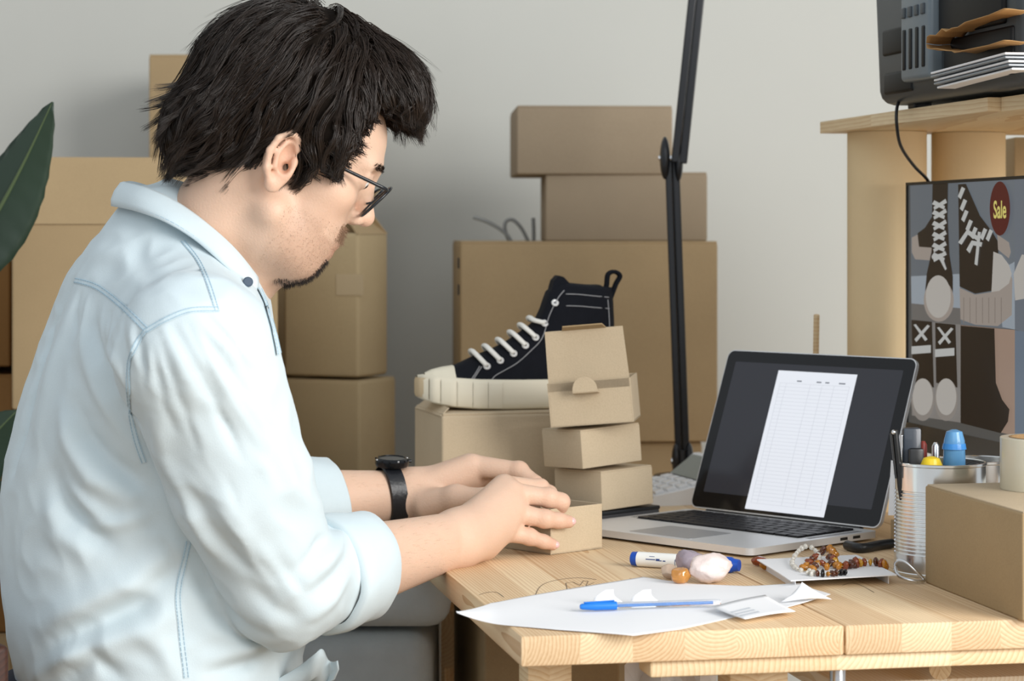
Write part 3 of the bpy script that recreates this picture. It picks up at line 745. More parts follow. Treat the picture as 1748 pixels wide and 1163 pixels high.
for s in (-1, 1): MB().box((s*(kw/2+.010), ky0-kh/2, Z0+LH), (.008, kh-.01, .0004)).build('speaker_grille', SPK, laptop)
for yy in (-.045, -.070): MB().box((LW/2, yy, Z0+.0045), (.0006, .014, .0035)).build('port', BLACK, laptop)
# lid
beta = math.radians(21); LL = .226
hl = Vector((0, .000, Z0+LH+.0015)); ldir = Vector((0, math.sin(beta), math.cos(beta))); lnrm = Vector((0, -math.cos(beta), math.sin(beta)))
LB = Matrix(((1, ldir.x, lnrm.x, 0), (0, ldir.y, lnrm.y, hl.y), (0, ldir.z, lnrm.z, hl.z), (0, 0, 0, 1)))   # (x, along lid, out of screen)
def lidp(poly, n0, n1): return [LB @ Vector((q.x, q.y, n0)) for q in poly], LB.to_3x3() @ Vector((0, 0, n1-n0))
def lidpart(name, poly, n0, n1, m, par):
    a, off = lidp(poly, n0, n1); return MB().prism(a, (0, 0, 0), off).build(name, m, par, smooth='auto')
lidp_o = lidpart('screen_lid', rrect(LW, LL, .011, 6, 0, LL/2+.001), -.0055, 0, ALU, laptop)
lidpart('glass_bezel', rrect(LW-.003, LL-.003, .0100, 6, 0, LL/2+.001), 0, .0006, mat('black_glass', (.004, .0045, .006), 0.12, spec=.5), lidp_o)
lidpart('display', rrect(LW-.036, LL-.040, .001, 1, 0, LL/2+.004), .0006, .0008, mat('laptop_screen_dark', (.014, .015, .019), 0.16, emit=srgb(48, 49, 55), es=.55), lidp_o)
MB().tube([Vector((-LW/2+.03, .003, Z0+LH-.001)), Vector((LW/2-.03, .003, Z0+LH-.001))], .0042, 12).build('hinge', BLACK, laptop, smooth='auto')
LBW = LMW @ LB; LBi = LBW.inverted()
def onlid(px, py, n=0.0): 
    q = LBi @ onplane(px, py, LBW @ Vector((0, 0, n)), LBW.to_3x3() @ Vector((0, 0, 1))); return Vector((q.x, q.y, 0))
PAGE = mat('screen_page', (.05, .05, .05), 0.2, emit=srgb(226, 230, 238), es=.98)
pg = [onlid(1332, 632), onlid(1462, 641), onlid(1409, 884), onlid(1270, 869)]
# a true rectangle on the screen
px0 = (pg[0].x+pg[3].x)/2; px1 = (pg[1].x+pg[2].x)/2; py1 = (pg[0].y+pg[1].y)/2; py0 = (pg[2].y+pg[3].y)/2
page = lidpart('document_page', [Vector((px0, py0, 0)), Vector((px1, py0, 0)), Vector((px1, py1, 0)), Vector((px0, py1, 0))], .0008, .0009, PAGE, lidp_o)
ln = MB(); LINE = mat('screen_line', (.05, .05, .05), 0.3, emit=srgb(196, 200, 210), es=.95)
pw, ph = px1-px0, py1-py0
def lrect(x0, x1, y0, y1):
    a, off = lidp([Vector((px0+pw*x0, py0+ph*y0, 0)), Vector((px0+pw*x1, py0+ph*y0, 0)), Vector((px0+pw*x1, py0+ph*y1, 0)), Vector((px0+pw*x0, py0+ph*y1, 0))], .0009, .00095); ln.prism(a, (0, 0, 0), off)
for i in range(34): lrect(.06, .94, .045+i*.0262, .047+i*.0262)
for x in (.06, .14, .45, .60, .75, .94): lrect(x-.002, x+.002, .045, .91)
ln.build('table_lines', LINE, page)
hd = MB()
ln = hd
for x0_, x1_ in ((.27, .33), (.52, .58), (.63, .68), (.80, .88)): lrect(x0_, x1_, .925, .935)
hd.build('table_heading', mat('screen_text', (.05, .05, .05), 0.3, emit=srgb(120, 124, 134), es=.9), page)

# ------------------------------------------------------------------ things lying on the table
mk_a, mk_b = onz(1078, 954, TABLE_Z+.009), onz(1262, 966, TABLE_Z+.009)
mk = thing('marker_pen', 'white marker with blue cap lying in front of the laptop', 'marker', ((mk_a.x+mk_b.x)/2, (mk_a.y+mk_b.y)/2, TABLE_Z), math.atan2(mk_b.y-mk_a.y, mk_b.x-mk_a.x))
Lm = (mk_b-mk_a).length; RX = Matrix.Translation((0, 0, .0092)) @ Matrix.Rotation(math.pi/2, 4, 'Y')
BLUE = mat('blue_plastic', srgb(20, 74, 172), 0.35, spec=.5, var=.04)
f = lambda t: -Lm/2+Lm*t
MB().lathe([(.0075, f(.06)), (.0085, f(.065)), (.0086, f(.60)), (.0080, f(.66))], 28, RX).build('barrel', mat('marker_white', srgb(236, 236, 232), 0.35), mk, smooth='auto')
MB().lathe([(.0060, f(0)), (.0080, f(.01)), (.0084, f(.062)), (.0075, f(.066))], 28, RX).build('end_plug', BLUE, mk, smooth='auto')
MB().lathe([(.0078, f(.645)), (.0092, f(.66)), (.0091, f(.93)), (.0075, f(.95)), (.0066, f(1.0))], 28, RX).build('cap', BLUE, mk, smooth='auto')
pr = MB()
def print_patch(t0, t1, a0, a1, r=.00875):
    rows = [[(f(t), -r*math.cos(a), .0092+r*math.sin(a)) for a in np.linspace(a0, a1, 4)] for t in (t0, t1)]; pr.grid(rows)
print_patch(.16, .25, .12, .24); print_patch(.255, .29, .02, .32); print_patch(.29, .31, .02, .14); print_patch(.32, .345, .0, .14); print_patch(.19, .24, .55, .62)
for i, t in enumerate((.43, .445, .46, .475)): print_patch(t, t+.006, -.45+.1*(i % 2), .35+.1*(i % 3))
for t, a in ((.505, -.2), (.505, .2), (.52, .5), (.53, -.4), (.53, .1)): print_patch(t, t+.012, a, a+.14)
pr.build('print', mat('navy_print', srgb(52, 74, 130), 0.5), mk)

# stones
def stone(name, label, px, py, size, m, seed, squash=1.0, facet=0.16):
    bm = bmesh.new(); bmesh.ops.create_icosphere(bm, subdivisions=4, radius=1); r = random.Random(seed)
    pl = [(Vector((r.gauss(0, 1), r.gauss(0, 1), r.gauss(0, 1))).normalized(), r.uniform(.72, .95)) for _ in range(14)]
    for v in bm.verts:
        for n, d in pl:
            e = v.co.dot(n)-d
            if e > 0: v.co -= n*e*.85
        v.co *= 1+facet*.45*noise.noise(v.co*2.2+Vector((seed, 0, 0)))+facet*.35*noise.noise(v.co*5+Vector((0, seed, 0)))+.03*noise.noise(v.co*11)
    lo_ = min(v.co.z*size[2] for v in bm.verts)
    for v in bm.verts: v.co = Vector((v.co.x*size[0], v.co.y*size[1], v.co.z*size[2]-lo_))
    me = bpy.data.meshes.new(name); bm.to_mesh(me); bm.free()
    o = link(name, me, m, None, smooth=True); p = onz(px, py); o.location = (p.x, p.y+size[1]*.7, TABLE_Z+.0004); o.rotation_euler.z = r.uniform(-.35, .35)
    return tag(o, label, 'stone')
QZ = mat('rose_quartz', srgb(240, 224, 218), 0.35, trans=.2, var=.08, vscale=60, bump=.6, bscale=120, ior=1.5)
AM = mat('amethyst', srgb(178, 166, 178), 0.25, trans=.3, var=.25, vscale=50, ior=1.5)
AGA = mat('agate', srgb(214, 150, 70), 0.12, trans=.35, var=.45, vscale=45, coat=.6, ior=1.5)
stone('stone', 'rough pale pink quartz chunk in front of the marker cap', 1214, 999, (.0250, .017, .0165), QZ, 3)
stone('stone', 'mauve grey amethyst between the pink quartz and the marker', 1178, 985, (.017, .012, .0155), AM, 8)
stone('stone', 'glossy orange tumbled agate left of the pink quartz', 1163, 999, (.0125, .009, .0095), AGA, 5, facet=.05)
stone('stone', 'small pale cream pebble behind the orange agate', 1144, 991, (.011, .009, .0085), mat('cream_stone', srgb(214, 190, 168), .25, trans=.2, var=.2, vscale=60), 12, facet=.05)

# white sheet with lifting corners
PAPER = mat('white_paper_sheet', srgb(240, 241, 243), 0.8, spec=.2, var=.012, vscale=14)
pc = [onz(778, 1061, TABLE_Z+.004), onz(1100, 985, TABLE_Z+.001), onz(1420, 1024, TABLE_Z+.006), onz(1080, 1089, TABLE_Z+.001)]
sheet = []
n = 44
edge = {0: [(778, 1061), (850, 1030), (940, 1014), (1040, 996), (1100, 986)], 1: [(1082, 1089), (1180, 1072), (1252, 1054), (1345, 1031), (1421, 1023)]}
eA = [onz(x, y) for x, y in ((778, 1061), (838, 1032), (910, 1019), (1000, 1003), (1098, 986), (1180, 998), (1270, 1003), (1364, 1004))]
eB = [onz(x, y) for x, y in ((780, 1063), (850, 1068), (950, 1078), (1082, 1088), (1160, 1076), (1250, 1056), (1340, 1040), (1418, 1024))]
lin = lambda e: [e[i].lerp(e[i+1], k/10) for i in range(len(e)-1) for k in range(10)]+[e[-1]]
A_ = lin(eA); B_ = lin(eB); m_ = len(A_)
for i in range(m_):
    row = []
    for j in range(n+1):
        t = j/n; p = A_[i].lerp(B_[i], t)
        # side edges of the sheet
        u = i/(m_-1)
        lift = .0006+.0012*math.sin(u*5+t*3)**2
        lift += .009*max(0, 1-u/.16)**1.6
        lift += .004*max(0, (u-.86)/.14)**1.5
        row.append(Vector((p.x, p.y, TABLE_Z+lift)))
    sheet.append(row)
so_s = MB().grid(sheet).build('paper_sheet', PAPER, None, smooth=True)
q = so_s.modifiers.new('thick', 'SOLIDIFY'); q.thickness = .0003
tag(so_s, 'large white paper sheet with curling corners at the table\'s front edge', 'paper')
cc_ = [onz(1330, 1030, TABLE_Z+.001), onz(1421, 1024, TABLE_Z+.004), P(1369, 994, 2.43)]
rows = []
for i in range(10):
    u = i/9; a_, b_ = cc_[0].lerp(cc_[2], u), cc_[1].lerp(cc_[2], u)
    rows.append([a_.lerp(b_, t)+Vector((0, -.010*math.sin(u*3.14)-.004*math.sin(t*3.14)*(1-u), .003*math.sin(t*3.14)*(1-u))) for t in np.linspace(0, 1, 8)])
q = MB().grid(rows).build('curled_corner', PAPER, so_s, world=True, smooth=True).modifiers.new('thick', 'SOLIDIFY'); q.thickness = .0003
# two curled scraps
for lab, x in (('left of two small white curled paper scraps on the sheet', 1034), ('right of two small white curled paper scraps on the sheet', 1098)):
    p = onz(x+4, 1029, TABLE_Z+.0025); rows = []
    for i in range(9):
        t = i/8
        rows.append([p+Vector((-.016*(1-.75*t)+s*.032*(1-.75*t)+.002*t-.004*math.sin(t*3), .004*t-.010*math.sin(t*1.5)+.002*s, .0142*t)) for s in np.linspace(0, 1, 7)])
    o = MB().grid(rows).build('paper_scrap', PAPER, None, smooth=True); q = o.modifiers.new('thick', 'SOLIDIFY'); q.thickness = .0003
    tag(o, lab, 'paper')
# small price tag with grey lines
lab_p = [onz(1216, 1036, TABLE_Z+.007), onz(1306, 1016, TABLE_Z+.007), onz(1358, 1044, TABLE_Z+.005), onz(1272, 1057, TABLE_Z+.005)]
rows = []
for i in range(11):
    u = i/10; rows.append([lab_p[0].lerp(lab_p[1], u).lerp(lab_p[3].lerp(lab_p[2], u), t)+Vector((0, 0, .0012*math.sin(u*3)-.0008*math.sin(t*3))) for t in np.linspace(0, 1, 9)])
tg = MB().grid(rows).build('price_tag', PAPER, None, smooth=True); q = tg.modifiers.new('thick', 'SOLIDIFY'); q.thickness = .0004; q.offset = -1
tag(tg, 'small white printed tag lying on the large sheet by the pen tip', 'tag')
tl = MB()
def tpt(u, t): return lab_p[0].lerp(lab_p[1], u).lerp(lab_p[3].lerp(lab_p[2], u), t)+Vector((0, 0, .0012*math.sin(u*3)-.0008*math.sin(t*3)+.0004))
for k in range(3):
    t0 = .45+k*.14; tl.add([tpt(.06, t0), tpt(.42, t0), tpt(.42, t0+.07), tpt(.06, t0+.07)], [(0, 1, 2, 3)])
tl.build('print_lines', mat('pale_grey_print', srgb(205, 210, 216), .8), tg, fix=False)
# ballpoint
pa, pb_ = onz(990, 1036, TABLE_Z+.0065), onz(1300, 1026, TABLE_Z+.0065)
pen = thing('ballpoint_pen', 'clear ballpoint with blue cap lying on the white sheet', 'pen', ((pa.x+pb_.x)/2, (pa.y+pb_.y)/2, TABLE_Z+.0022), math.atan2(pb_.y-pa.y, pb_.x-pa.x))
Lp = .150
RXp = Matrix.Translation((-(pb_-pa).length/2, 0, .0042)) @ Matrix.Rotation(math.pi/2, 4, 'Y')
LBLUE = mat('light_blue_plastic', srgb(30, 118, 208), 0.35)
MB().lathe([(.0020, 0), (.0030, .002), (.0043, .016), (.0044, .038), (.003, .0385)], 20, RXp).build('cap', LBLUE, pen, smooth='auto')
MB().bar(RXp @ Vector((-.0040, 0, .004)), RXp @ Vector((-.0052, 0, .036)), .0025, .0012, .0004).build('cap_clip', LBLUE, pen)
MB().lathe([(.0035, .036), (.0036, .142), (.0030, .148)], 8, RXp).build('barrel', mat('clear_plastic', (.95, .97, 1), 0.08, trans=.92, ior=1.25), pen)
MB().lathe([(.0014, .030), (.0014, .140)], 10, RXp).build('ink_tube', mat('ink_blue', srgb(60, 130, 205), .4), pen)

# bead card and bracelets
card_c = [onz(1292, 957, TABLE_Z+.010), onz(1462, 949, TABLE_Z+.010), onz(1531, 983, TABLE_Z+.010), onz(1350, 993, TABLE_Z+.010)]
card = MB(); card.prism(card_c, (0, 0, 0), (0, 0, .0012))
cc = sum(card_c, Vector())/4
cardo = thing('display_card', 'white jewellery card raised off the table under the amber beads', 'card', (cc.x, cc.y, TABLE_Z))
card.build('card_sheet', PAPER, cardo, world=True)
for k in (1, 2, 3, 0):                # folded legs of the card
    a, b = card_c[k].lerp(cc, .12), card_c[(k+1) % 4].lerp(cc, .12)
    if k in (1, 3): MB().prism([a, b, Vector((b.x, b.y, TABLE_Z)), Vector((a.x, a.y, TABLE_Z))], (0, 0, 0), (.0008, 0, 0)).build('folded_leg', PAPER, cardo, world=True)
CZ = TABLE_Z+.0114
def on_card(px, py): return onz(px, py, CZ)
PEARL = mat('clear_bead', srgb(236, 232, 222), .12, trans=.35, coat=.5, ior=1.45)
AMB = [mat('amber_%s' % n_, c, .12, trans=.3, coat=.5, ior=1.5) for n_, c in (('dark', srgb(96, 44, 14)), ('red', srgb(150, 66, 18)), ('honey', srgb(206, 134, 26)), ('gold', srgb(226, 166, 40)))]
def bracelet(label, pts, r, mats, closed, chips, nb_):
    path = smooth_path([on_card(x, y)+Vector((0, 0, dz)) for x, y, dz in pts], 16, closed)
    L_ = [0]
    for i in range(1, len(path)): L_.append(L_[-1]+(path[i]-path[i-1]).length)
    t = thing('bracelet', label, 'bracelet', sum(path, Vector())/len(path))
    MB().tube(path, .0004, 5, closed=closed).build('bead_cord', mat('cord', srgb(180, 160, 120), .7), t, world=True)
    for k in range(nb_):
        s = L_[-1]*(k+.5)/nb_; i = int(np.searchsorted(L_, s)); p = path[min(i, len(path)-1)]; tn = (path[min(i+1, len(path)-1)]-path[max(i-1, 0)]).normalized()
        b = MB(); rr = r*random.uniform(.85, 1.2)
        R3 = tn.to_track_quat('Z', 'Y').to_matrix() @ Matrix.Rotation(random.uniform(0, 6), 3, 'Z')
        if chips: b.ball((0, 0, 0), (rr*random.uniform(1.1, 1.6), rr*random.uniform(.8, 1.1), rr*.55), 8, R3)
        else: b.ball((0, 0, 0), (rr, rr, rr), 12)
        o = b.build('bead', random.choice(mats), t, smooth=True); o.location = p-t.location
    return t
bracelet('ring of clear pearly beads at the left on the white card', [(1352, 966, .003), (1362, 957, .010), (1378, 952, .013), (1394, 957, .010), (1398, 968, .005), (1384, 977, .002), (1364, 976, .002)], .0030, [PEARL], True, False, 24)
bracelet('dark amber chip bracelet next to the pearly ring on the card', [(1374, 973, .004), (1386, 977, .004), (1400, 969, .006), (1414, 974, .004), (1424, 962, .010), (1412, 954, .012), (1400, 958, .009)], .0042, AMB[:3], True, True, 18)
bracelet('amber chip strand running to the right corner of the card', [(1418, 962, .008), (1430, 972, .004), (1446, 972, .004), (1464, 968, .004), (1482, 966, .004), (1500, 967, .004), (1514, 970, .003)], .0048, AMB, False, True, 17)
bracelet('black and amber bead strand at the front of the card', [(1376, 982, .003), (1392, 984, .003), (1412, 985, .003), (1432, 983, .003), (1446, 982, .003)], .0036, [AMB[0], mat('black_bead', (.01, .008, .008), .15), AMB[2], PEARL], False, True, 9)
for k, (x, y, lab) in enumerate(((1296, 968, 'dark red amber lump lying by the left corner of the card'), (1310, 975, 'honey amber lump in front of the red one by the card'))):
    stone('amber_lump', lab, x, y, (.009, .006, .006), AMB[1 if k == 0 else 2], 30+k)

# ------------------------------------------------------------------ tin can with pens
def tin(label, c, r, h):
    t = thing('tin_can', label, 'can', (c[0], c[1], TABLE_Z), math.radians(40))
    prof = [(r*.97, .0005), (r+.001, .0005), (r+.001, .003), (r, .004), (r, h*.17)]
    nr = 17; z0, z1 = h*.19, h*.76
    for i in range(nr):
        z = z0+(z1-z0)*i/nr; dz = (z1-z0)/nr
        prof += [(r, z), (r-.0011, z+dz*.3), (r-.0011, z+dz*.55), (r, z+dz*.85)]
    prof += [(r, h*.79), (r, h-.004), (r+.0012, h-.003), (r+.0012, h-.0005), (r-.0002, h), (r-.0012, h-.001), (r-.0014, h*.3), (r-.0014, .003), (0.001, .003)]
    MB().lathe(prof, 56, cap1=False).build('can_body', mat('tin_plate', (0.80, 0.81, 0.80), 0.2, 0.95, var=.04, vscale=8), t, smooth='auto')
    return t
tin_c = (.4865, 2.632); TINH = .127
tin1 = tin('ribbed tin can full of pens right of the laptop', tin_c, .0515, TINH)
# pull ring leaning at the foot of the tin
ring_p = [P(1528, 966, 2.565), P(1533, 957, 2.56), P(1546, 960, 2.555), P(1562, 974, 2.55), P(1577, 990, 2.55), P(1570, 993, 2.545), P(1550, 990, 2.545), P(1533, 982, 2.555)]
rg = MB().tube(smooth_path(ring_p, 8, True), .0019, 8, closed=True).build('ring_pull', CHROME, None, smooth=True)
tag(rg, 'bent metal ring pull leaning at the foot of the pen tin', 'ring')
tin2 = tin('second smaller ribbed tin behind the pen tin, before the monitor', (.553, 2.752), .043, .118)
tr = TABLE_Z+TINH
def stand(name, label, cat, px, py_top, Y, r, m, cap=None, shape='round', lean=0.0):
    top = P(px, py_top, Y); h = top.z-TABLE_Z-.012
    t = thing(name, label, cat, (top.x, Y, TABLE_Z+.0045), 0, rot=(0, lean, 0)); return t, h
t, h = stand('stapler', 'dark slim stapler standing upright in the pen tin', 'stapler', 1556, 719, 2.645, .01, BLACK)
NAVY = mat('slate_plastic', srgb(44, 52, 62), .35, coat=.2)
MB().box((0, 0, h*.62), (.021, .013, h*.76), bev=.003).build('cover', NAVY, t, smooth='auto')
MB().box((0.003, -.012, h*.55), (.017, .010, h*.62), bev=.003).build('base_plate', BLACK, t, smooth='auto')
MB().box((-.012, 0, h*.6), (.003, .010, h*.7), bev=.001).build('steel_rail', CHROME, t)
t, h = stand('pen', 'black clip pen at the left rim of the pen tin', 'pen', 1526, 724, 2.615, .004, BLACK, lean=-.0)
t.location.x += .020
MB().tube([(0.004, 0.01, 0.002), (-.012, 0, h*.6), (-.019, 0, h)], [.0035, .0042, .0038], 14).build('barrel', BLACK, t, smooth='auto')
MB().bar((-.0185, -.002, h*.66), (-.024, -.002, h*.98), .003, .0015).build('clip', BLACK, t)
MB().ball((-.021, -.004, h*.99), .003, 10).build('button', CHROME, t, smooth=True)
t, h = stand('highlighter', 'translucent light blue capped highlighter standing in the pen tin', 'highlighter', 1629, 722, 2.625, .012, None)
LB2 = mat('translucent_blue', srgb(112, 176, 226), .22, trans=.35, ior=1.3, coat=.3)
MB().lathe([(.0125, h*.30), (.0135, h*.34), (.0125, h*.80), (.0118, h*.92), (.009, h*.985), (.003, h)], 28).build('cap', LB2, t, smooth='auto')
MB().lathe([(.009, 0.0), (.011, .004), (.011, h*.34)], 24).build('barrel', mat('white_gloss_plastic', (1, 1, 1)), t, smooth='auto')
MB().lathe([(.0137, h*.86), (.0126, h*.90)], 28).build('cap_band', mat('bright_blue', srgb(62, 140, 214), .25), t, smooth='auto')
t, h = stand('highlighter', 'short yellow capped highlighter in the middle of the pen tin', 'highlighter', 1590, 768, 2.60, .012, None)
MB().lathe([(.0115, h*.72), (.0125, h*.75), (.0122, h*.93), (.009, h*.985), (.003, h)], 28).build('cap', mat('yellow_plastic', srgb(240, 208, 40), .3), t, smooth='auto')
MB().lathe([(.009, 0), (.0115, .004), (.0115, h*.76)], 24).build('barrel', mat('pale_yellow', srgb(232, 226, 190), .35), t, smooth='auto')
t, h = stand('scissors', 'black handled scissors sunk at the right rim of the pen tin', 'scissors', 1648, 782, 2.64, .004, BLACK)
for s in (-1, 1):
    MB().tube(smooth_path([(s*.010+.011*math.cos(a), 0.001*s, h-.008+.009*math.sin(a)) for a in np.linspace(0, 6.283, 13)[:-1]], 3, True), .0028, 8, closed=True).build('handle', BLACK, t, smooth=True)
    MB().prism([(s*.002-.004, .0006*s, .003), (s*.002+.004, .0006*s, h-.02), (s*.002-.004, .0006*s, h-.02)], (0, 0, 0), (0, .001, 0)).build('blade', CHROME, t)
for lab, px, py, Y, m in (('red tipped pen behind the slate stapler', 1576, 742, 2.655, mat('red_plastic', srgb(150, 60, 50), .4)), ('silver tipped pen between stapler and blue highlighter', 1597, 744, 2.66, CHROME)):
    t, h = stand('pen', lab, 'pen', px, py, Y, .004, m)
    MB().lathe([(.002, 0), (.004, .01), (.004, h*.85)], 14).build('barrel', BLACK, t, smooth='auto')
    MB().lathe([(.0045, h*.85), (.0045, h*.97), (.002, h)], 14).build('tip', m, t, smooth='auto')

# carton and tape roll at the right
rb_c = onz(1579, 995)
rbh = Z(829, rb_c.y)-TABLE_Z
c_near = rb_c-AY*.262
rbox = thing('cardboard_box', 'plain brown carton at the right table edge carrying the tape roll', 'box', c_near+AX*.13+AY*.131, TH)
MB().box((0, 0, rbh/2), (.26, .262, rbh), bev=.0022, seg=3).build('carton_body', KRAFT2, rbox, smooth='auto')
MB().box((0, 0, rbh+.0007), (.256, .258, .0018), bev=.0006).build('lid', KRAFTS, rbox, smooth='auto')
tp_c = (.577, 2.505)
tape = thing('tape_roll', 'cream translucent packing tape roll standing on the right carton', 'tape', (tp_c[0], tp_c[1], TABLE_Z+rbh+.0018))
TP = mat('tape_film', srgb(226, 220, 198), .3, trans=.15, coat=.4, var=.03, vscale=90, stretch=(1, 1, 40))
MB().lathe([(.0385, 0), (.0475, 0), (.048, .001), (.048, .0555), (.0475, .056), (.0385, .056)], 56, cap0=False, cap1=False).build('tape_winding', TP, tape, smooth='auto')
MB().lathe([(.0355, 0), (.0384, 0), (.0384, .0565), (.0355, .0565), (.0355, 0)], 56, cap0=False, cap1=False).build('cardboard_core', KRAFTE, tape, smooth='auto')

# bits behind the laptop and tin
stk = MB().tube([onz(1388, 400+(CAM_H-TABLE_Z)*F_PX/3.3), P(1394, 538, 3.22)], .0042, 8).build('wooden_stick', PINE2, None, smooth='auto')
tag(stk, 'thin pale wooden stick rising behind the laptop screen', 'stick')
cardw = MB().prism([P(1516, 880, 2.86), P(1534, 880, 2.84), P(1534, 790, 2.86), P(1521, 786, 2.88)], (0, 0, 0), (.0006, .0012, 0)).build('paper_card', PAPER, None)
tag(cardw, 'narrow white card glimpsed between the laptop screen and the tin', 'card')
blk = thing('cardboard_box', 'small brown carton peeking out between the laptop hinge and the tin', 'box', (.515, 2.88, TABLE_Z), TH)
MB().box((0, 0, .0135), (.07, .06, .027), bev=.001).build('carton_body', KRAFT2, blk, smooth='auto')
cb = MB().tube(smooth_path([onz(1446, 931, TABLE_Z+.0062), onz(1470, 936, TABLE_Z+.0062), onz(1500, 931, TABLE_Z+.0062), onz(1522, 928, TABLE_Z+.0062)], 6), .006, 12).build('black_pen', BLACK, None, smooth='auto')
tag(cb, 'black pen lying at the rear right corner of the laptop', 'pen')

# ------------------------------------------------------------------ monitor
MX0 = Vector(((1549-874)/F_PX*3.15, 3.15, 0)); MD = (-AY).copy(); MN = -AX      # runs toward the viewer, faces left
def scr_s(px): k = (px-874)/F_PX; return (3.15*k-MX0.x)/(-(MD.x*-1)*-1+0) if False else (k*3.15-MX0.x)/(MD.x-k*MD.y)
def scr(px, py, n=0.0):
    s = scr_s(px); p = MX0+MD*s; return Vector((p.x, p.y, Z(py, p.y)))+MN*n
z_top, z_bot = Z(312, 3.15), Z(720, 3.15)
mon = thing('monitor', 'black edged monitor at the right showing photos of black sneakers', 'monitor', (MX0+MD*.29+AX*.07).to_tuple()[:2]+(TABLE_Z,), TH)
def mrect(s0, s1, z0, z1, n0, n1, name, m, par=mon, bev=0):
    pts = [MX0+MD*s0+Vector((0, 0, z0)), MX0+MD*s1+Vector((0, 0, z0)), MX0+MD*s1+Vector((0, 0, z1)), MX0+MD*s0+Vector((0, 0, z1))]
    return MB().prism(pts, MN*n0, MN*n1).build(name, m, par, world=True)
MW = .50
case = mrect(0, MW, z_bot-.035, z_top, -.028, -.0005, 'case', BLACK)
bez = MB()
for s0, s1, z0, z1 in ((0, .004, z_bot, z_top), (MW-.004, MW, z_bot, z_top), (0, MW, z_top-.004, z_top)):
    bez.prism([MX0+MD*s0+Vector((0, 0, z0)), MX0+MD*s1+Vector((0, 0, z0)), MX0+MD*s1+Vector((0, 0, z1)), MX0+MD*s0+Vector((0, 0, z1))], MN*-.001, MN*.0025)
bez.build('bezel', BLACK, mon, world=True)
mrect(0, MW, z_bot-.035, z_bot, -.001, .003, 'chin', mat('grey_gloss', srgb(84, 84, 82), .2, spec=.6, coat=.3))
mrect(.16, .32, TABLE_Z+.012, z_bot-.03, -.05, -.030, 'stand_neck', BLACK)
MB().prism([MX0+MD*.13-AX*.0+Vector((0, 0, TABLE_Z)), MX0+MD*.36+Vector((0, 0, TABLE_Z)), MX0+MD*.36+AX*.17+Vector((0, 0, TABLE_Z)), MX0+MD*.13+AX*.17+Vector((0, 0, TABLE_Z))], AX*.005, AX*.005+Vector((0, 0, .010))).build('stand_base', BLACK, mon, world=True)
def smat(r, g, b): return mat('screen_%d_%d_%d' % (r, g, b), (.012, .012, .012), .3, spec=.3, emit=srgb(r, g, b), es=.66)
screen = mrect(.004, MW-.004, z_bot, z_top-.004, -.0005, .0002, 'screen', smat(88, 88, 86))
LAY = [0]
def spoly(name, pts, m, crop=True):
    LAY[0] += 1
    q = [scr(1530+x/2.42, 290+y/2.42, .0003+.00004*LAY[0]) for x, y in pts]
    return MB().prism(q, (0, 0, 0), MN*.00004).build(name, m, screen, world=True)
def ellipse(cx, cy, rx, ry, n=28): return [(cx+rx*math.cos(2*math.pi*i/n), cy+ry*math.sin(2*math.pi*i/n)) for i in range(n)]
SK = smat(34, 26, 20); SGY = smat(176, 172, 166); SWH = smat(190, 186, 180); SOL = smat(164, 154, 146); SBG = smat(104, 112, 120); SBG2 = smat(158, 168, 178); SBG3 = smat(112, 110, 108); LCE = smat(196, 198, 196)
spoly('photo_panel', [(58, 62), (258, 50), (268, 640), (64, 622)], SBG)
spoly('photo_panel', [(62, 440), (264, 430), (266, 575), (64, 555)], SBG2)
spoly('photo_panel', [(64, 552), (266, 572), (268, 640), (66, 622)], SBG3)
spoly('photo_panel', [(258, 50), (490, 36), (492, 660), (268, 640)], smat(112, 120, 128))
spoly('photo_panel', [(490, 380), (492, 660), (440, 650), (420, 420)], SBG2)
spoly('photo_panel', [(66, 622), (268, 640), (270, 1045), (66, 1015)], smat(140, 136, 132))
spoly('photo_panel', [(270, 642), (492, 662), (492, 1100), (272, 1046)], smat(166, 142, 126))
spoly('photo_panel', [(490, 36), (640, 28), (640, 700), (492, 660)], smat(112, 120, 130))
spoly('photo_panel', [(492, 662), (640, 690), (640, 1140), (492, 1100)], smat(112, 126, 142))
spoly('pictured_shoe', [(90, 262), (120, 240), (152, 190), (152, 330), (95, 318)], SK)
spoly('pictured_sole', [(66, 280), (90, 268), (96, 318), (150, 322), (140, 374), (80, 370), (66, 340)], SOL)
spoly('pictured_shoe', [(152, 58), (216, 56), (214, 190), (222, 350), (236, 440), (236, 530), (122, 500), (128, 430), (148, 340), (150, 180)], SK)
spoly('pictured_sole', ellipse(178, 540, 62, 88), SOL)
spoly('pictured_toe', ellipse(176, 524, 52, 88), SWH)
for i, yy in enumerate((120, 160, 205, 250, 295, 335)):
    spoly('pictured_lace', [(150, yy+22), (160, yy+6), (204, yy+30), (200, yy+44)], LCE); spoly('pictured_lace', [(206, yy), (212, yy+16), (160, yy+46), (156, yy+34)], LCE)
spoly('pictured_lace', [(150, 356), (190, 345), (212, 410), (206, 415), (180, 365), (152, 368)], LCE)
spoly('pictured_shoe', [(260, 60), (292, 58), (350, 190), (402, 258), (426, 300), (426, 350), (398, 500), (330, 512), (266, 482)], SK)
spoly('pictured_sole', [(422, 268), (470, 300), (478, 340), (470, 366), (425, 330)], SOL)
spoly('pictured_sole', [(266, 488), (330, 516), (400, 505), (470, 420), (484, 450), (482, 600), (424, 646), (330, 640), (270, 618)], SOL)
spoly('pictured_toe', [(406, 338), (440, 352), (470, 392), (482, 430), (470, 470), (430, 500), (398, 505)], SWH)
for i in range(7):
    x = 282+i*26; spoly('pictured_rib', [(x, 528), (x+3, 528), (x+3, 634), (x, 634)], smat(138, 128, 120))
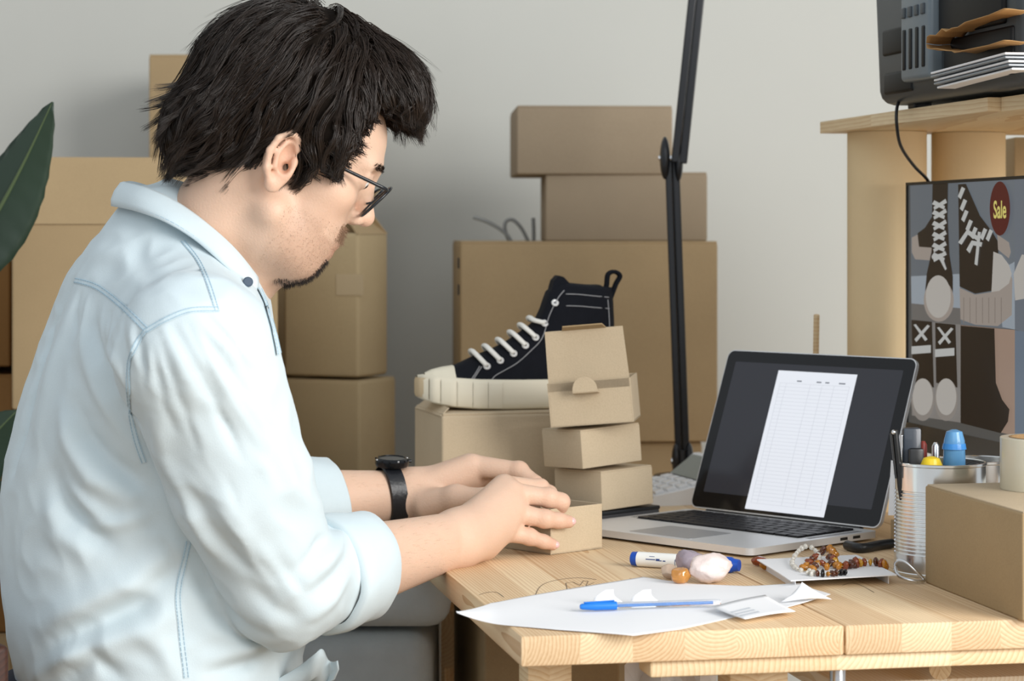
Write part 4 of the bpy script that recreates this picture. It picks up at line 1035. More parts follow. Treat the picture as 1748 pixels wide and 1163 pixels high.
for i, (x, y) in enumerate(((268, 70), (276, 120), (282, 165), (300, 205), (320, 235), (360, 240), (384, 245))):
    spoly('pictured_lace', [(x-8, y+40), (x+8, y), (x+22, y+8), (x+4, y+52)], LCE)
spoly('pictured_lace', [(262, 300), (300, 245), (345, 275), (340, 292), (302, 268), (276, 310)], LCE)
spoly('pictured_lace', [(296, 330), (318, 292), (362, 300), (358, 318), (324, 312), (310, 345)], LCE)
spoly('pictured_lace', [(344, 255), (356, 258), (342, 396), (330, 390)], LCE)
for x0 in (70, 168):
    d = (x0-70)*.12
    spoly('pictured_shoe', [(x0, 620+d), (x0+84, 628+d), (x0+92, 900), (x0+4, 880)], SK)
    spoly('pictured_sole', ellipse(x0+46, 950, 48, 88), smat(150, 144, 138)); spoly('pictured_toe', ellipse(x0+46, 938, 42, 76), SWH)
    spoly('pictured_lace', [(x0+8, 640+d), (x0+18, 638+d), (x0+66, 700+d), (x0+56, 708+d)], LCE); spoly('pictured_lace', [(x0+66, 640+d), (x0+76, 646+d), (x0+20, 712+d), (x0+12, 700+d)], LCE)
    spoly('pictured_lace', [(x0, 730+d), (x0+80, 724+d), (x0+80, 756+d), (x0, 762+d)], LCE)
spoly('pictured_shoe', [(274, 644), (414, 656), (420, 880), (446, 950), (476, 990), (470, 1040), (440, 1088), (274, 1046)], SK)
spoly('pictured_toe', [(506, 400), (528, 350), (600, 360), (600, 520), (500, 540), (494, 430)], SWH)
sign = spoly('sale_sign', ellipse(437, 160, 42, 112, 40), smat(84, 20, 18))
tcv = bpy.data.curves.new('sale_text', 'FONT'); tcv.body = 'Sale'; tcv.align_x = 'CENTER'; tcv.align_y = 'CENTER'; tcv.extrude = .00002; tcv.offset = .0006; tcv.size = .030
tmp = bpy.data.objects.new('text_source', tcv); COL.objects.link(tmp)
bpy.context.view_layer.update()
tme = bpy.data.meshes.new_from_object(tmp.evaluated_get(bpy.context.evaluated_depsgraph_get())); bpy.data.objects.remove(tmp)
tme.name = 'sale_text'; tme.materials.clear()
ctr = scr(1530+437/2.42, 290+168/2.42, .0003+.00004*(LAY[0]+4))
R3 = Matrix((MD, Vector((0, 0, 1)), MN)).transposed().to_4x4()
wS = (scr(1530+472/2.42, 360)-scr(1530+402/2.42, 360)).length
tme.transform(Matrix.Translation(ctr) @ R3 @ Matrix.Diagonal((wS/.062, 1.0, 1, 1)))
link('sale_text', tme, smat(226, 214, 120), sign, True)

# ------------------------------------------------------------------ shelf on cardboard tubes
Zs = CAM_H+172/F_PX*3.3; SF = Vector(((1400-874)/F_PX*3.3, 3.3, 0))
shelf = thing('shelf', 'pine shelf boards on cardboard tubes over the monitor', 'shelf', (SF.x+.2, 3.0, TABLE_Z), TH)
def sboard(y0, y1, x0, m=PINE2):      # y runs toward the viewer
    a = SF+MD*y0+AX*x0; b = SF+MD*y1+AX*x0
    pts = [a, b, b+AX*(.42-x0), a+AX*(.42-x0)]
    return MB().prism(pts, (0, 0, Zs), (0, 0, Zs+.0165)).build('shelf_board', m, shelf, world=True)
sboard(0, .605, 0); sboard(.607, 1.1, .016)
TUBE = mat('tube_cardboard', srgb(226, 202, 160), .7, spec=.2, var=.06, vscale=14, bump=.1, bscale=200)
for px, Y, r in ((1514, 3.26, .0555), (1653, 3.285, .0520)):
    x = (px-874)/F_PX*Y
    MB().lathe([(r-.006, 0), (r, 0), (r, Zs-TABLE_Z-.0005), (r-.006, Zs-TABLE_Z-.0005), (r-.006, 0)], 48, Matrix.Translation((x, Y, TABLE_Z)), False, False).build('support_tube', TUBE, shelf, world=True, smooth='auto')
for Y, xo in ((2.32, .10), (2.32, .36)):
    p = SF+MD*(3.3-Y-.0)+AX*xo
    MB().lathe([(.046, 0), (.052, 0), (.052, Zs-TABLE_Z-.0005), (.046, Zs-TABLE_Z-.0005), (.046, 0)], 48, Matrix.Translation((p.x, p.y, TABLE_Z)), False, False).build('support_tube', TUBE, shelf, world=True, smooth='auto') if xo > .3 else None
c_bk = P(1702, 400, 3.5)
bk = thing('cardboard_box', 'brown carton standing on the table behind the right cardboard tube', 'box', (c_bk.x+.08, 3.46, TABLE_Z), 0)
MB().box((0, 0, .2635), (.16, .16, .527), bev=.003).build('carton_body', KRAFT2, bk, smooth='auto')

# ------------------------------------------------------------------ printer
PZ = Zs+.0165+.006; PF = Vector(((1496-874)/F_PX*3.0, 3.0, PZ))
printer = thing('printer', 'dark grey inkjet printer on the shelf above the monitor', 'printer', (PF+MD*.22+AX*.15).to_tuple()[:2]+(Zs+.0165,), TH)
PG = mat('printer_grey', srgb(62, 68, 72), .38, spec=.5, var=.05, vscale=8); PD = mat('printer_black', (.006, .007, .008), .45, spec=.3)
PM = Matrix(((MD.x, AX.x, 0, PF.x), (MD.y, AX.y, 0, PF.y), (0, 0, 1, PF.z), (0, 0, 0, 1)))     # (along front, into printer, up)
def pbox(name, s0, s1, d0, d1, z0, z1, m, bev=.004, par=printer, taper=0):
    o = MB().box(((s0+s1)/2, (d0+d1)/2, (z0+z1)/2), (s1-s0, d1-d0, z1-z0), bev=bev, seg=3)
    o.v = [tuple(PM @ (Vector(q)+Vector((taper*(q[2]/.25)*(1 if q[0] < (s0+s1)/2 else 0), 0, 0)))) for q in o.v]
    return o.build(name, m, par, world=True, smooth='auto')
pbox('printer_body', 0, .46, 0, .30, .0, .20, PG, .018, taper=-.028)
pbox('scanner_lid', -.018, .465, -.004, .30, .202, .245, PD, .008)
for s in (.05, .42):
    for d in (.04, .26): pbox('foot', s-.012, s+.012, d-.012, d+.012, -.006, .004, BLACK, .002)
pbox('memory_slot_door', .028, .128, -.003, .01, .062, .095, PD, .003)
pbox('lower_recess', .03, .13, -.002, .01, .012, .040, PD, .004)
pan = pbox('control_panel', .128, .226, -.016, .02, .022, .196, mat('panel_grey', srgb(112, 124, 132), .3, spec=.5), .006)
pbox('status_screen', .158, .198, -.0185, -.014, .128, .160, mat('slate_screen', srgb(60, 72, 80), .2), .002, pan)
pbox('screen_badge', .170, .186, -.0195, -.0180, .140, .150, mat('pale_print', srgb(150, 164, 168), .4), .0005, pan)
for k in range(4):
    pbox('ink_window', .137+k*.0215, .148+k*.0215, -.0172, -.014, .036, .086, PD, .0025, pan)
    pbox('button', .137+k*.0215, .148+k*.0215, -.0185, -.014, .100, .113, mat('button_grey', srgb(66, 74, 80), .4), .001, pan)
pbox('green_sticker', .112, .127, -.0012, .004, .170, .200, mat('green_sticker', srgb(62, 130, 92), .5), .0004)
pbox('front_cover', .228, .42, -.006, .02, .07, .198, PD, .004)
pbox('output_slot', .24, .44, -.004, .02, .012, .066, PD, .003)
# grey paper stack in the output tray
pst = thing('paper_stack', 'grey sheets lying in the printer tray under the kraft bag', 'paper', PM @ Vector((.33, -.02, .004)), TH)
for k in range(5):
    o = MB(); o.box((.365, .012-.002*k, .008+.0042*k), (.22, .06+.004*(k % 2), .0026), bev=.001)
    o.v = [tuple(PM @ Vector((q[0], q[1], q[2]+.006*((q[0]-.26)/.2)**2))) for q in o.v]
    o.build('sheet', mat('silver_sheet', srgb(150, 158, 166), .3, .3) if k % 2 else PAPER, pst, world=True)
# kraft bag
bag = thing('paper_bag', 'crumpled kraft paper bag sticking out of the printer', 'bag', PM @ Vector((.36, -.02, .05)), TH)
BAGM = mat('kraft_bag', srgb(176, 138, 92), .7, spec=.2, var=.18, vscale=30, bump=.3, bscale=60)
prof = [(.262, .060), (.268, .067), (.284, .067), (.300, .065), (.312, .072), (.320, .069), (.332, .072), (.35, .073), (.39, .075), (.44, .077), (.50, .078)]
low = [(.262, .058), (.267, .053), (.284, .050), (.300, .049), (.312, .047), (.320, .046), (.332, .045), (.34, .043), (.38, .043), (.44, .043), (.50, .043)]
for nm, pr_ in (('upper_sheet', prof), ('lower_sheet', low)):
    rows = []
    for d in np.linspace(-.034, .0, 8):
        rows.append([PM @ Vector((s, d+.004*math.sin(s*60), z+.003*noise.noise(Vector((s*40, d*40, 1))))) for s, z in pr_])
    o = MB().grid(rows).build(nm, BAGM, bag, world=True, smooth=True); q = o.modifiers.new('thick', 'SOLIDIFY'); q.thickness = .0008
# mains cable
cbl = MB().tube(smooth_path([P(1538, 165, 2.96), P(1531, 185, 2.94), P(1531, 215, 2.94), P(1538, 250, 2.98), P(1560, 283, 3.05), P(1583, 307, 3.10), P(1592, 330, 3.14)], 10), .0022, 10).build('power_cable', BLACK, None, smooth=True)
tag(cbl, 'thin black cable hanging from the printer down behind the monitor', 'cable')
# ------------------------------------------------------------------ the man
HS = .97
HSH = 1.06
psi, pit = math.radians(12), math.radians(24)
HO = P(480, 287, 2.53)
HF = Vector((math.cos(psi)*math.cos(pit), math.sin(psi)*math.cos(pit), -math.sin(pit)))
HL = Vector((-math.sin(psi), math.cos(psi), 0)); HU = HF.cross(HL)
HR = Matrix((HF, HL, HU)).transposed()
HMAT = Matrix.Translation(HO) @ HR.to_4x4() @ Matrix.Scale(HS, 4)
hR = np.array(HR); hO = np.array(HO)
def to_head(p): return ((p-hO) @ hR)/HS
def hd(f): return lambda p: f(to_head(p))*HS
def H(x, y, z): return HMAT @ Vector((x, y, z))

seat = Vector((-.43, 2.58, 0))
person = thing('person', 'man in a pale blue denim shirt and glasses, head bent over a small open box', 'person', (seat.x, seat.y, 0.455))

FA = math.radians(20); CF = Vector((math.cos(FA), math.sin(FA), 0)); CS = Vector((-math.sin(FA), math.cos(FA), 0))
TY = 2.57
RINGS = [(1330, 52, 500, .165), (1240, 46, 505, .17), (1163, 36, 515, .172), (1080, 18, 525, .172), (1000, 8, 524, .172), (925, 2, 518, .172), (850, 4, 508, .172), (775, 12, 498, .174), (700, 28, 490, .178), (650, 42, 484, .182), (600, 60, 478, .188), (550, 80, 462, .178), (500, 100, 446, .155), (470, 114, 436, .138), (440, 134, 424, .12), (410, 158, 408, .10), (380, 182, 392, .085), (350, 206, 372, .07), (325, 226, 350, .05)]
rz, rcx, rhd, rhw = [], [], [], []
for py, L_, R_, hw in RINGS:
    half = (R_-L_)/2/F_PX*TY; q = math.sqrt(max(half**2-(hw*math.sin(FA))**2, .0016))/math.cos(FA)
    rz.append(Z(py, TY)); rcx.append(((L_+R_)/2-874)/F_PX*TY); rhd.append(q); rhw.append(hw)
rz, rcx, rhd, rhw = map(np.array, (rz, rcx, rhd, rhw))
cf, cs = np.array(CF), np.array(CS)
def torso(shr):
    def f(p):
        z = np.clip(p[:, 2], rz[0], rz[-1]); cx = np.interp(z, rz, rcx); a = np.interp(z, rz, rhd)-shr; b = np.interp(z, rz, rhw)-shr
        a = np.maximum(a, .015); b = np.maximum(b, .015)
        q = np.stack([p[:, 0]-cx, p[:, 1]-TY], 1); u = q @ cf[:2]; v = q @ cs[:2]
        k0 = np.sqrt((u/a)**2+(v/b)**2); k1 = np.sqrt((u/a**2)**2+(v/b**2)**2)
        d = np.where(k1 > 1e-6, k0*(k0-1)/np.maximum(k1, 1e-6), -np.minimum(a, b))
        dz = np.maximum(np.maximum(p[:, 2]-(rz[-1]-shr), (rz[0]+shr)-p[:, 2]), 0)
        return np.where(dz > 0, np.sqrt(np.maximum(d, 0)**2+dz**2)+np.minimum(d, 0)*.3, d)*.9
    return f
def V3(v): return tuple(v)
R_SH, R_EL, R_WR = P(335, 600, 2.355), P(492, 1000, 2.43), P(780, 921, 2.69)
L_SH, L_EL, L_WR = Vector((-.425, 2.76, 1.01)), P(368, 868, 2.82), P(694, 846, 2.93)
NECKB = P(338, 452, 2.555)

def lerp(a, b, t): return a+(b-a)*t
def hand(s, W, palm, fingers, thumb, flat_up):
    for q, r in palm: s.add(cone(V3(W), V3(q), .0205, r), .022)
    for ch in fingers:
        for (a, ra), (b, rb) in zip(ch[:-1], ch[1:]): s.add(cone(V3(a), V3(b), ra, rb), .0045)
    for (a, ra), (b, rb) in zip(thumb[:-1], thumb[1:]): s.add(cone(V3(a), V3(b), ra, rb), .010)
    nd = Vector((-.12, -.78, .60)).normalized()
    for (q, r), ch in zip(palm, fingers):
        a, b = lerp(W, ch[0][0], .25), ch[0][0]
        s.add(cone(V3(a+nd*.0165), V3(b+nd*(ch[0][1]-.0048)), .0034, .0066), .009)
    return s
# near hand (his right): fingers listed index to little
Rf = [
 [(P(862, 829, 2.79), .0125), (P(922, 833, 2.812), .0100), (P(938, 842, 2.828), .0090), (P(946, 855, 2.838), .0078)],
 [(P(876, 842, 2.775), .0130), (P(936, 850, 2.783), .0112), (P(958, 857, 2.790), .0104), (P(955, 872, 2.797), .0086)],
 [(P(880, 876, 2.763), .0130), (P(930, 886, 2.766), .0104), (P(954, 889, 2.774), .0092), (P(971, 891, 2.781), .0078)],
 [(P(864, 908, 2.752), .0125), (P(904, 917, 2.758), .0092), (P(928, 925, 2.763), .0082), (P(944, 930, 2.769), .0070)]]
Rt = [(P(806, 890, 2.735), .018), (P(845, 862, 2.80), .014), (P(888, 858, 2.842), .0105), (P(912, 862, 2.856), .0085)]
Rp = [(P(858, 834, 2.782), .0150), (P(870, 850, 2.770), .0165), (P(872, 878, 2.758), .0160), (P(852, 908, 2.745), .0155), (P(822, 934, 2.735), .0165)]
Lf = [
 [(P(808, 796, 2.935), .0148), (P(886, 804, 2.915), .0112), (P(914, 826, 2.897), .0098), (P(928, 846, 2.888), .0082)],
 [(P(815, 810, 2.962), .0140), (P(882, 820, 2.945), .0108), (P(902, 842, 2.925), .0095), (P(908, 856, 2.915), .0080)],
 [(P(808, 830, 2.982), .0130), (P(866, 842, 2.965), .0100), (P(885, 858, 2.945), .0088), (P(892, 868, 2.935), .0075)],
 [(P(798, 850, 2.995), .0120), (P(846, 862, 2.980), .0088), (P(862, 872, 2.968), .0078), (P(870, 878, 2.96), .0068)]]
Lt = [(P(728, 862, 2.905), .020), (P(778, 850, 2.885), .0150), (P(832, 850, 2.868), .0112), (P(872, 858, 2.862), .0088)]
Lp = [(P(800, 800, 2.935), .0185), (P(804, 812, 2.955), .0175), (P(798, 832, 2.972), .0165), (P(786, 852, 2.982), .0155)]

B = SDF()
# head, in head coordinates (x forward, y left, z up)
hp = lambda f, k=.012: B.add(hd(f), k*HS)
hs_ = lambda f, k=.008: B.sub(hd(f), k*HS)
hp(ell((-.006, 0, .045), (.097, .076, .087)))
hp(ell((.048, 0, .052), (.052, .063, .062)), .02)
hp(ell((.046, 0, -.018), (.046, .060, .060)), .02)
hp(ell((.044, 0, -.056), (.042, .050, .048)), .02)
for s in (-1, 1):
    hp(cone((.006, s*.055, -.052), (.058, s*.014, -.088), .017, .0155), .02)
    hp(ell((.058, s*.042, -.002), (.027, .024, .023)), .015)
hp(ell((.062, 0, -.086), (.0185, .022, .018)), .014)
hp(ell((.069, 0, -.056), (.021, .028, .027)), .014)
for s in (-1, 1): hp(cone((.084, s*.042, .040), (.0925, s*.010, .041), .0105, .0105), .014)
hp(cone((.0935, 0, .032), (.1075, 0, -.007), .0082, .0095), .010)
hp(ell((.1085, 0, -.013), (.0118, .0112, .0100)), .008)
for s in (-1, 1): hp(ell((.097, s*.0130, -.018), (.0115, .0080, .0082)), .006)
hs_(ell((.102, -.007, -.0265), (.005, .0035, .004)), .003)
hs_(ell((.102, .007, -.0265), (.005, .0035, .004)), .003)
for s in (-1, 1):
    hs_(ell((.1015, s*.034, .024), (.017, .017, .012)), .014)
    hp(ell((.0795, s*.033, .023), (.0150, .0165, .0135)), .004)            # lids over the eyeball
    hs_(ell((.0965, s*.0345, .0205), (.0075, .0125, .0028)), .003)       # lid opening
    hp(cone((.087, s*.047, .0280), (.0945, s*.022, .0285), .0032, .0032), .005)
hs_(cone((.089, -.024, -.0615), (.089, .024, -.0615), .0016), .003)
hp(cone((.0840, -.017, -.0565), (.0890, 0, -.0540), .0042, .0052), .006); hp(cone((.0840, .017, -.0565), (.0890, 0, -.0540), .0042, .0052), .006)
hp(cone((.0815, -.015, -.0665), (.0850, 0, -.0675), .0045, .0058), .006); hp(cone((.0815, .015, -.0665), (.0850, 0, -.0675), .0045, .0058), .006)
for s in (-1, 1):                                                          # ears
    Re = Matrix.Rotation(math.radians(-14), 3, 'Y') @ Matrix.Rotation(math.radians(24*s), 3, 'Z')
    hp(ell((-.012, s*.080, .003), (.0190, .0090, .0310), Re), .006)
    hs_(ell((-.006, s*.0905, .006), (.0105, .0110, .0180), Re), .003)
    rim = [(.001, s*.083, .020), (-.004, s*.088, .031), (-.014, s*.092, .033), (-.024, s*.093, .022), (-.0275, s*.092, .006), (-.023, s*.090, -.012), (-.014, s*.086, -.024)]
    for a, b in zip(rim[:-1], rim[1:]): hp(cone(a, b, .0040, .0040), .0025)
    anti = [(-.014, s*.088, .021), (-.0185, s*.0895, .008), (-.015, s*.0885, -.008)]
    for a, b in zip(anti[:-1], anti[1:]): hp(cone(a, b, .0030, .0032), .003)
    hp(cone((.003, s*.083, .006), (.001, s*.085, -.008), .0046, .0042), .003)   # tragus
    hp(ell((-.009, s*.083, -.026), (.0095, .0058, .0095)), .005)                # lobe
    hs_(ell((-.0045, s*.090, -.003), (.0060, .016, .0080)), .003)
# neck and trunk
B.add(cone(V3(H(-.030, 0, -.030)), V3(NECKB), .056*HS, .066), .03)
B.add(cone(V3(H(.022, 0, -.080)), V3(P(400, 490, 2.555)), .030, .040), .035)
B.add(ell(V3(H(.026, 0, -.077)), (.040, .045, .022), HR), .03)
B.add(torso(.022), .03)
NB2 = NECKB+Vector((-.01, 0, -.055))
B.add(cone(V3(NB2), V3(R_SH), .048, .056), .03); B.add(cone(V3(NB2), V3(L_SH), .048, .054), .03)
B.add(cone(V3(R_SH), V3(R_EL), .055, .043), .02); B.add(cone(V3(L_SH), V3(L_EL), .055, .043), .02)
def lerp(a, b, t): return a+(b-a)*t
upv = Vector((0, 0, 1))
B.add(cone(V3(R_EL), V3(lerp(R_EL, R_WR, .35)), .043, .0445), .02)
B.add(cone(V3(lerp(R_EL, R_WR, .33)+upv*.004), V3(R_WR+upv*.011), .0415, .0215), .02)
B.add(cone(V3(lerp(R_EL, R_WR, .33)-upv*.004), V3(R_WR-upv*.011), .0415, .0215), .02)
B.add(cone(V3(L_EL), V3(lerp(L_EL, L_WR, .3)), .043, .043), .02)
B.add(cone(V3(lerp(L_EL, L_WR, .3)+upv*.004), V3(L_WR+upv*.010), .038, .0215), .02)
B.add(cone(V3(lerp(L_EL, L_WR, .3)-upv*.004), V3(L_WR-upv*.010), .038, .0215), .02)
hand(B, R_WR, Rp, Rf, Rt, None); hand(B, L_WR, Lp, Lf, Lt, None)
for ch in (Rf+Lf):                                                         # knuckles
    B.add(ell(V3(ch[1][0]), (ch[1][1]*1.06,)*3), .004)
BV, BF = surface_net(B, (-.75, 2.30, .62), (.16, 3.06, 1.47), .0018)
BV = relax(BV, BF, 2, .5)
body = mesh_from('body', BV, BF, None, person, True)
# skin tone by place: lips, ears, knuckles, nails, stubble
hl_ = to_head(BV)
tint = np.ones((len(BV), 4), np.float32)
def blob(c, r, col, amt, loc=None):
    q = (hl_ if loc is None else loc)-np.array(c); d = np.sqrt(((q/np.array(r))**2).sum(1)); wgt = np.clip(1.5-d, 0, 1)*amt
    tint[:, :3] = tint[:, :3]*(1-wgt[:, None])+tint[:, :3]*np.array(col)*wgt[:, None]
nzv = np.array([noise.noise(Vector(p)*60) for p in hl_]) if len(hl_) < 400000 else np.zeros(len(hl_))
nz2 = np.array([noise.noise(Vector(p)*420) for p in hl_]) if len(hl_) < 400000 else np.zeros(len(hl_))
blob((.087, 0, -.062), (.010, .020, .012), (.86, .62, .58), .7)
blob((.108, 0, -.014), (.018, .016, .014), (.98, .84, .80), .6)
for s in (-1, 1):
    blob((-.008, s*.084, .003), (.02, .012, .035), (.98, .82, .77), .6)
    blob((.07, s*.05, -.012), (.03, .02, .022), (.99, .90, .86), .5)
sx_ = hl_[:, 0]; sz_ = hl_[:, 2]
m1 = np.clip((-.024-sz_+(.075-sx_)*-.12)/.02, 0, 1)*np.clip((sx_-.008)/.03, 0, 1)*np.clip((sz_+.150)/.02, 0, 1)
m1 *= np.clip((.0125-np.abs(sz_+.067)*-1), 0.0, .02)*0+1
m1 *= (.62+.38*np.clip(nzv*1.6+.4, 0, 1))*(.55+.9*np.clip(nz2+.25, 0, 1))
m1 *= 1-.85*np.clip((sz_+.056)/.006, 0, 1)*np.clip((sx_-.062)/.008, 0, 1)
m1 = np.clip(m1, 0, 1)[:, None]*.85
tint[:, :3] = tint[:, :3]*(1-m1)+tint[:, :3]*np.array((.60, .53, .49))*m1
for ch in Rf+Lf:
    for k in (0, 1, 2): blob(V3(ch[k][0]), (.012, .012, .012), (.97, .84, .80), .45, BV)
    blob(V3(ch[3][0]), (.010, .010, .010), (.99, .80, .80), .5, BV)
tint[:, :3] *= (1+.05*nzv)[:, None]
at = body.data.color_attributes.new('tint', 'FLOAT_COLOR', 'POINT'); at.data.foreach_set('color', tint.ravel())
SKIN = mat('skin', srgb(216, 182, 158), .48, spec=.35, sss=.12, var=.05, vscale=45, bump=.22, bscale=420)
N, L = nt(SKIN); b = N['Principled BSDF']; ca = N.new('ShaderNodeVertexColor'); ca.layer_name = 'tint'
mx = N.new('ShaderNodeMix'); mx.data_type = 'RGBA'; mx.blend_type = 'MULTIPLY'; mx.inputs[0].default_value = 1
L.new(b.inputs['Base Color'].links[0].from_socket, mx.inputs[6]); L.new(ca.outputs['Color'], mx.inputs[7]); L.new(mx.outputs[2], b.inputs['Base Color'])
body.data.materials.append(SKIN)
# fingernails
NAIL = mat('fingernail', srgb(232, 186, 182), .25, spec=.5)
for ch in Rf[1:]+Lf[:1]:
    a, r = ch[3]; d = (ch[3][0]-ch[2][0]).normalized(); n = Vector((.1, -1, .35)); n = (n-d*n.dot(d)).normalized()
    sd = d.cross(n); M3 = Matrix((d, sd, n)).transposed()
    MB().ball(a+d*r*.30+n*r*.60, (r*.62, r*.60, r*.42), 14, M3).build('fingernail', NAIL, body, world=True, smooth=True)
# eyes
for s in (-1, 1):
    MB().ball(H(.0812, s*.033, .0225), .0128*HS, 20).build('eye', mat('eye_white', srgb(224, 218, 212), .15), body, world=True, smooth=True)
    MB().ball(H(.0880, s*.0335, .0195), .0062*HS, 16).build('iris', mat('dark_iris', srgb(44, 32, 24), .1), body, world=True, smooth=True)

# ---- shirt
C = SDF()
C.add(torso(0), .03)
C.add(cone(V3(NECKB+Vector((-.01, 0, -.045))), V3(R_SH+Vector((-.004, 0, -.004))), .060, .080), .05)
C.add(cone(V3(NECKB+Vector((-.01, 0, -.045))), V3(L_SH), .060, .072), .05)
el2 = R_EL+Vector((-.004, 0, .004))
C.add(cone(V3(R_SH), V3(lerp(R_SH, R_EL, .55)+Vector((-.006, -.004, 0))), .081, .0715), .008)
C.add(cone(V3(lerp(R_SH, R_EL, .55)+Vector((-.006, -.004, 0))), V3(el2), .0715, .061), .010)
C.add(cone(V3(el2), V3(lerp(R_EL, R_WR, .30)), .061, .0535), .02)
C.add(cone(V3(L_SH), V3(L_EL), .074, .060), .02); C.add(cone(V3(L_EL), V3(lerp(L_EL, L_WR, .42)), .060, .050), .02)
C.cut(lambda p: np.minimum(Z(1240, TY)-p[:, 2], 1)*1.0)
CV_, CF_ = surface_net(C, (-.80, 2.20, .56), (.10, 3.02, 1.24), .0036)
CV_ = relax(CV_, CF_, 2, .5)
def vnormals(V, F):
    n = np.cross(V[F[:, 2]]-V[F[:, 0]], V[F[:, 3]]-V[F[:, 1]]); out = np.zeros_like(V)
    for i in range(4):
        for c in range(3): out[:, c] += np.bincount(F[:, i], n[:, c], len(V))
    return out/np.linalg.norm(out, axis=1)[:, None].clip(1e-12)
NV = vnormals(CV_, CF_)
bvh = BVHTree.FromPolygons([Vector(v) for v in CV_], [tuple(f) for f in CF_.tolist()])
EYE = Vector((0, 0, CAM_H))
def onshirt(px, py, tree=None):
    d = (P(px, py, 1.0)-EYE).normalized(); h, n, _, _ = (tree or bvh).ray_cast(EYE, d)
    return (h, n) if h is not None else (P(px, py, 2.45), Vector((0, -1, 0)))
def fold(pts, amp, wid):
    pth = [np.array(onshirt(x, y)[0]) for x, y in pts]
    best = np.full(len(CV_), 1e9); tt = np.zeros(len(CV_)); tot = sum(np.linalg.norm(b-a) for a, b in zip(pth[:-1], pth[1:])); acc = 0
    for a, b in zip(pth[:-1], pth[1:]):
        ba = b-a; l2 = max(ba @ ba, 1e-9); t = np.clip((CV_-a) @ ba/l2, 0, 1); d = np.linalg.norm(CV_-a-t[:, None]*ba, axis=1)
        m = d < best; best = np.where(m, d, best); tt = np.where(m, (acc+t*math.sqrt(l2))/tot, tt); acc += math.sqrt(l2)
    return amp*np.exp(-(best/wid)**2)*np.sin(np.pi*np.clip(tt*.9+.05, 0, 1))**.6
DSP = np.zeros(len(CV_))
FOLDS = [
 ([(122, 488), (92, 560), (66, 640), (40, 730), (22, 800)], -.013, .008), ([(136, 500), (106, 580), (80, 670), (58, 770)], .006, .014),
 ([(100, 1092), (160, 1068), (230, 1035), (296, 975)], -.013, .013), ([(78, 1068), (140, 1036), (220, 1000), (290, 945)], .012, .018),
 ([(110, 1125), (180, 1095), (260, 1070), (310, 1030)], .011, .016), ([(120, 1150), (165, 1122), (205, 1160)], -.009, .010), ([(60, 1160), (120, 1120), (180, 1128)], .008, .012),
 ([(111, 700), (126, 760), (160, 815), (215, 850)], .013, .014), ([(128, 690), (152, 745), (190, 790), (250, 830)], -.010, .011),
 ([(142, 575), (160, 640), (190, 700), (236, 770)], .009, .012), ([(160, 560), (182, 630), (214, 690), (238, 720)], -.008, .009), ([(186, 560), (204, 620), (222, 660)], .007, .009),
 ([(95, 810), (112, 860), (150, 905), (190, 930)], -.010, .011), ([(84, 850), (105, 910), (160, 950)], .008, .014),
 ([(120, 830), (150, 862), (182, 886)], .007, .008), ([(150, 900), (210, 893), (250, 880)], .006, .008),
 ([(262, 700), (275, 770), (305, 830)], .006, .012), ([(280, 800), (300, 850), (335, 900)], -.006, .010), ([(305, 815), (330, 880), (372, 950)], .007, .012),
 ([(330, 840), (365, 905), (420, 965)], -.006, .010), ([(378, 830), (410, 900), (462, 960)], .005, .012),
 ([(440, 880), (490, 940), (520, 990)], .004, .012), ([(568, 895), (545, 930), (512, 968)], -.008, .008), ([(583, 915), (556, 960), (510, 1005)], .006, .009),
 ([(595, 950), (570, 985), (540, 1010)], -.006, .008), ([(592, 985), (560, 1030), (520, 1058)], .005, .009), ([(430, 1000), (470, 1040), (520, 1062)], -.004, .010),
 ([(470, 760), (500, 830), (545, 880)], .004, .012), ([(500, 730), (530, 790), (552, 850)], -.0035, .010),
 ([(345, 1000), (400, 1055), (470, 1085)], -.006, .012), ([(340, 1060), (410, 1100), (500, 1105)], .007, .013), ([(360, 1150), (430, 1128), (530, 1110)], -.010, .009), ([(350, 1125), (430, 1112), (520, 1092)], .006, .010),
 ([(240, 1080), (275, 1110), (300, 1150)], .005, .010), ([(215, 1000), (262, 1010), (300, 1000)], .005, .010),
 ([(150, 430), (200, 440), (250, 500)], .003, .012), ([(235, 400), (240, 440), (262, 510)], -.003, .012),
]
for q in FOLDS: DSP += fold(*q)
gr = random.Random(4)
for i in range(15):                       # gathers fanning out of the armhole seam
    u = i/14; sx0 = 240+u*135; sy0 = 592-52*math.sin(u*1.45)+12*(u < .25); ln = gr.uniform(60, 190)*(.6+.8*math.sin(u*3)); an = math.radians(82-u*34+gr.uniform(-5, 5))
    pts = [(sx0+ln*t*math.cos(an)+6*math.sin(t*4+i), sy0+ln*t*math.sin(an)) for t in (0, .35, .7, 1)]
    DSP += fold(pts, gr.uniform(.0016, .0032)*(1 if i % 2 else -1), gr.uniform(.0035, .0065))
for i in range(9):                        # gathers under the back yoke
    u = i/8; sx0 = 140+u*98; sy0 = 500+u*62; ln = gr.uniform(50, 120)
    DSP += fold([(sx0, sy0), (sx0-8+u*14, sy0+ln*.5), (sx0-10+u*22, sy0+ln)], gr.uniform(.0016, .0030)*(1 if i % 2 else -1), gr.uniform(.0035, .006))
for i in range(12):                       # creases along the sleeve
    x = gr.uniform(270, 470); y = gr.uniform(700, 960); ln = gr.uniform(50, 120); an = math.radians(gr.uniform(48, 72))
    DSP += fold([(x, y), (x+ln*.5*math.cos(an)+4, y+ln*.5*math.sin(an)), (x+ln*math.cos(an), y+ln*math.sin(an))], gr.uniform(.0016, .003)*gr.choice((-1, 1)), gr.uniform(.004, .008))
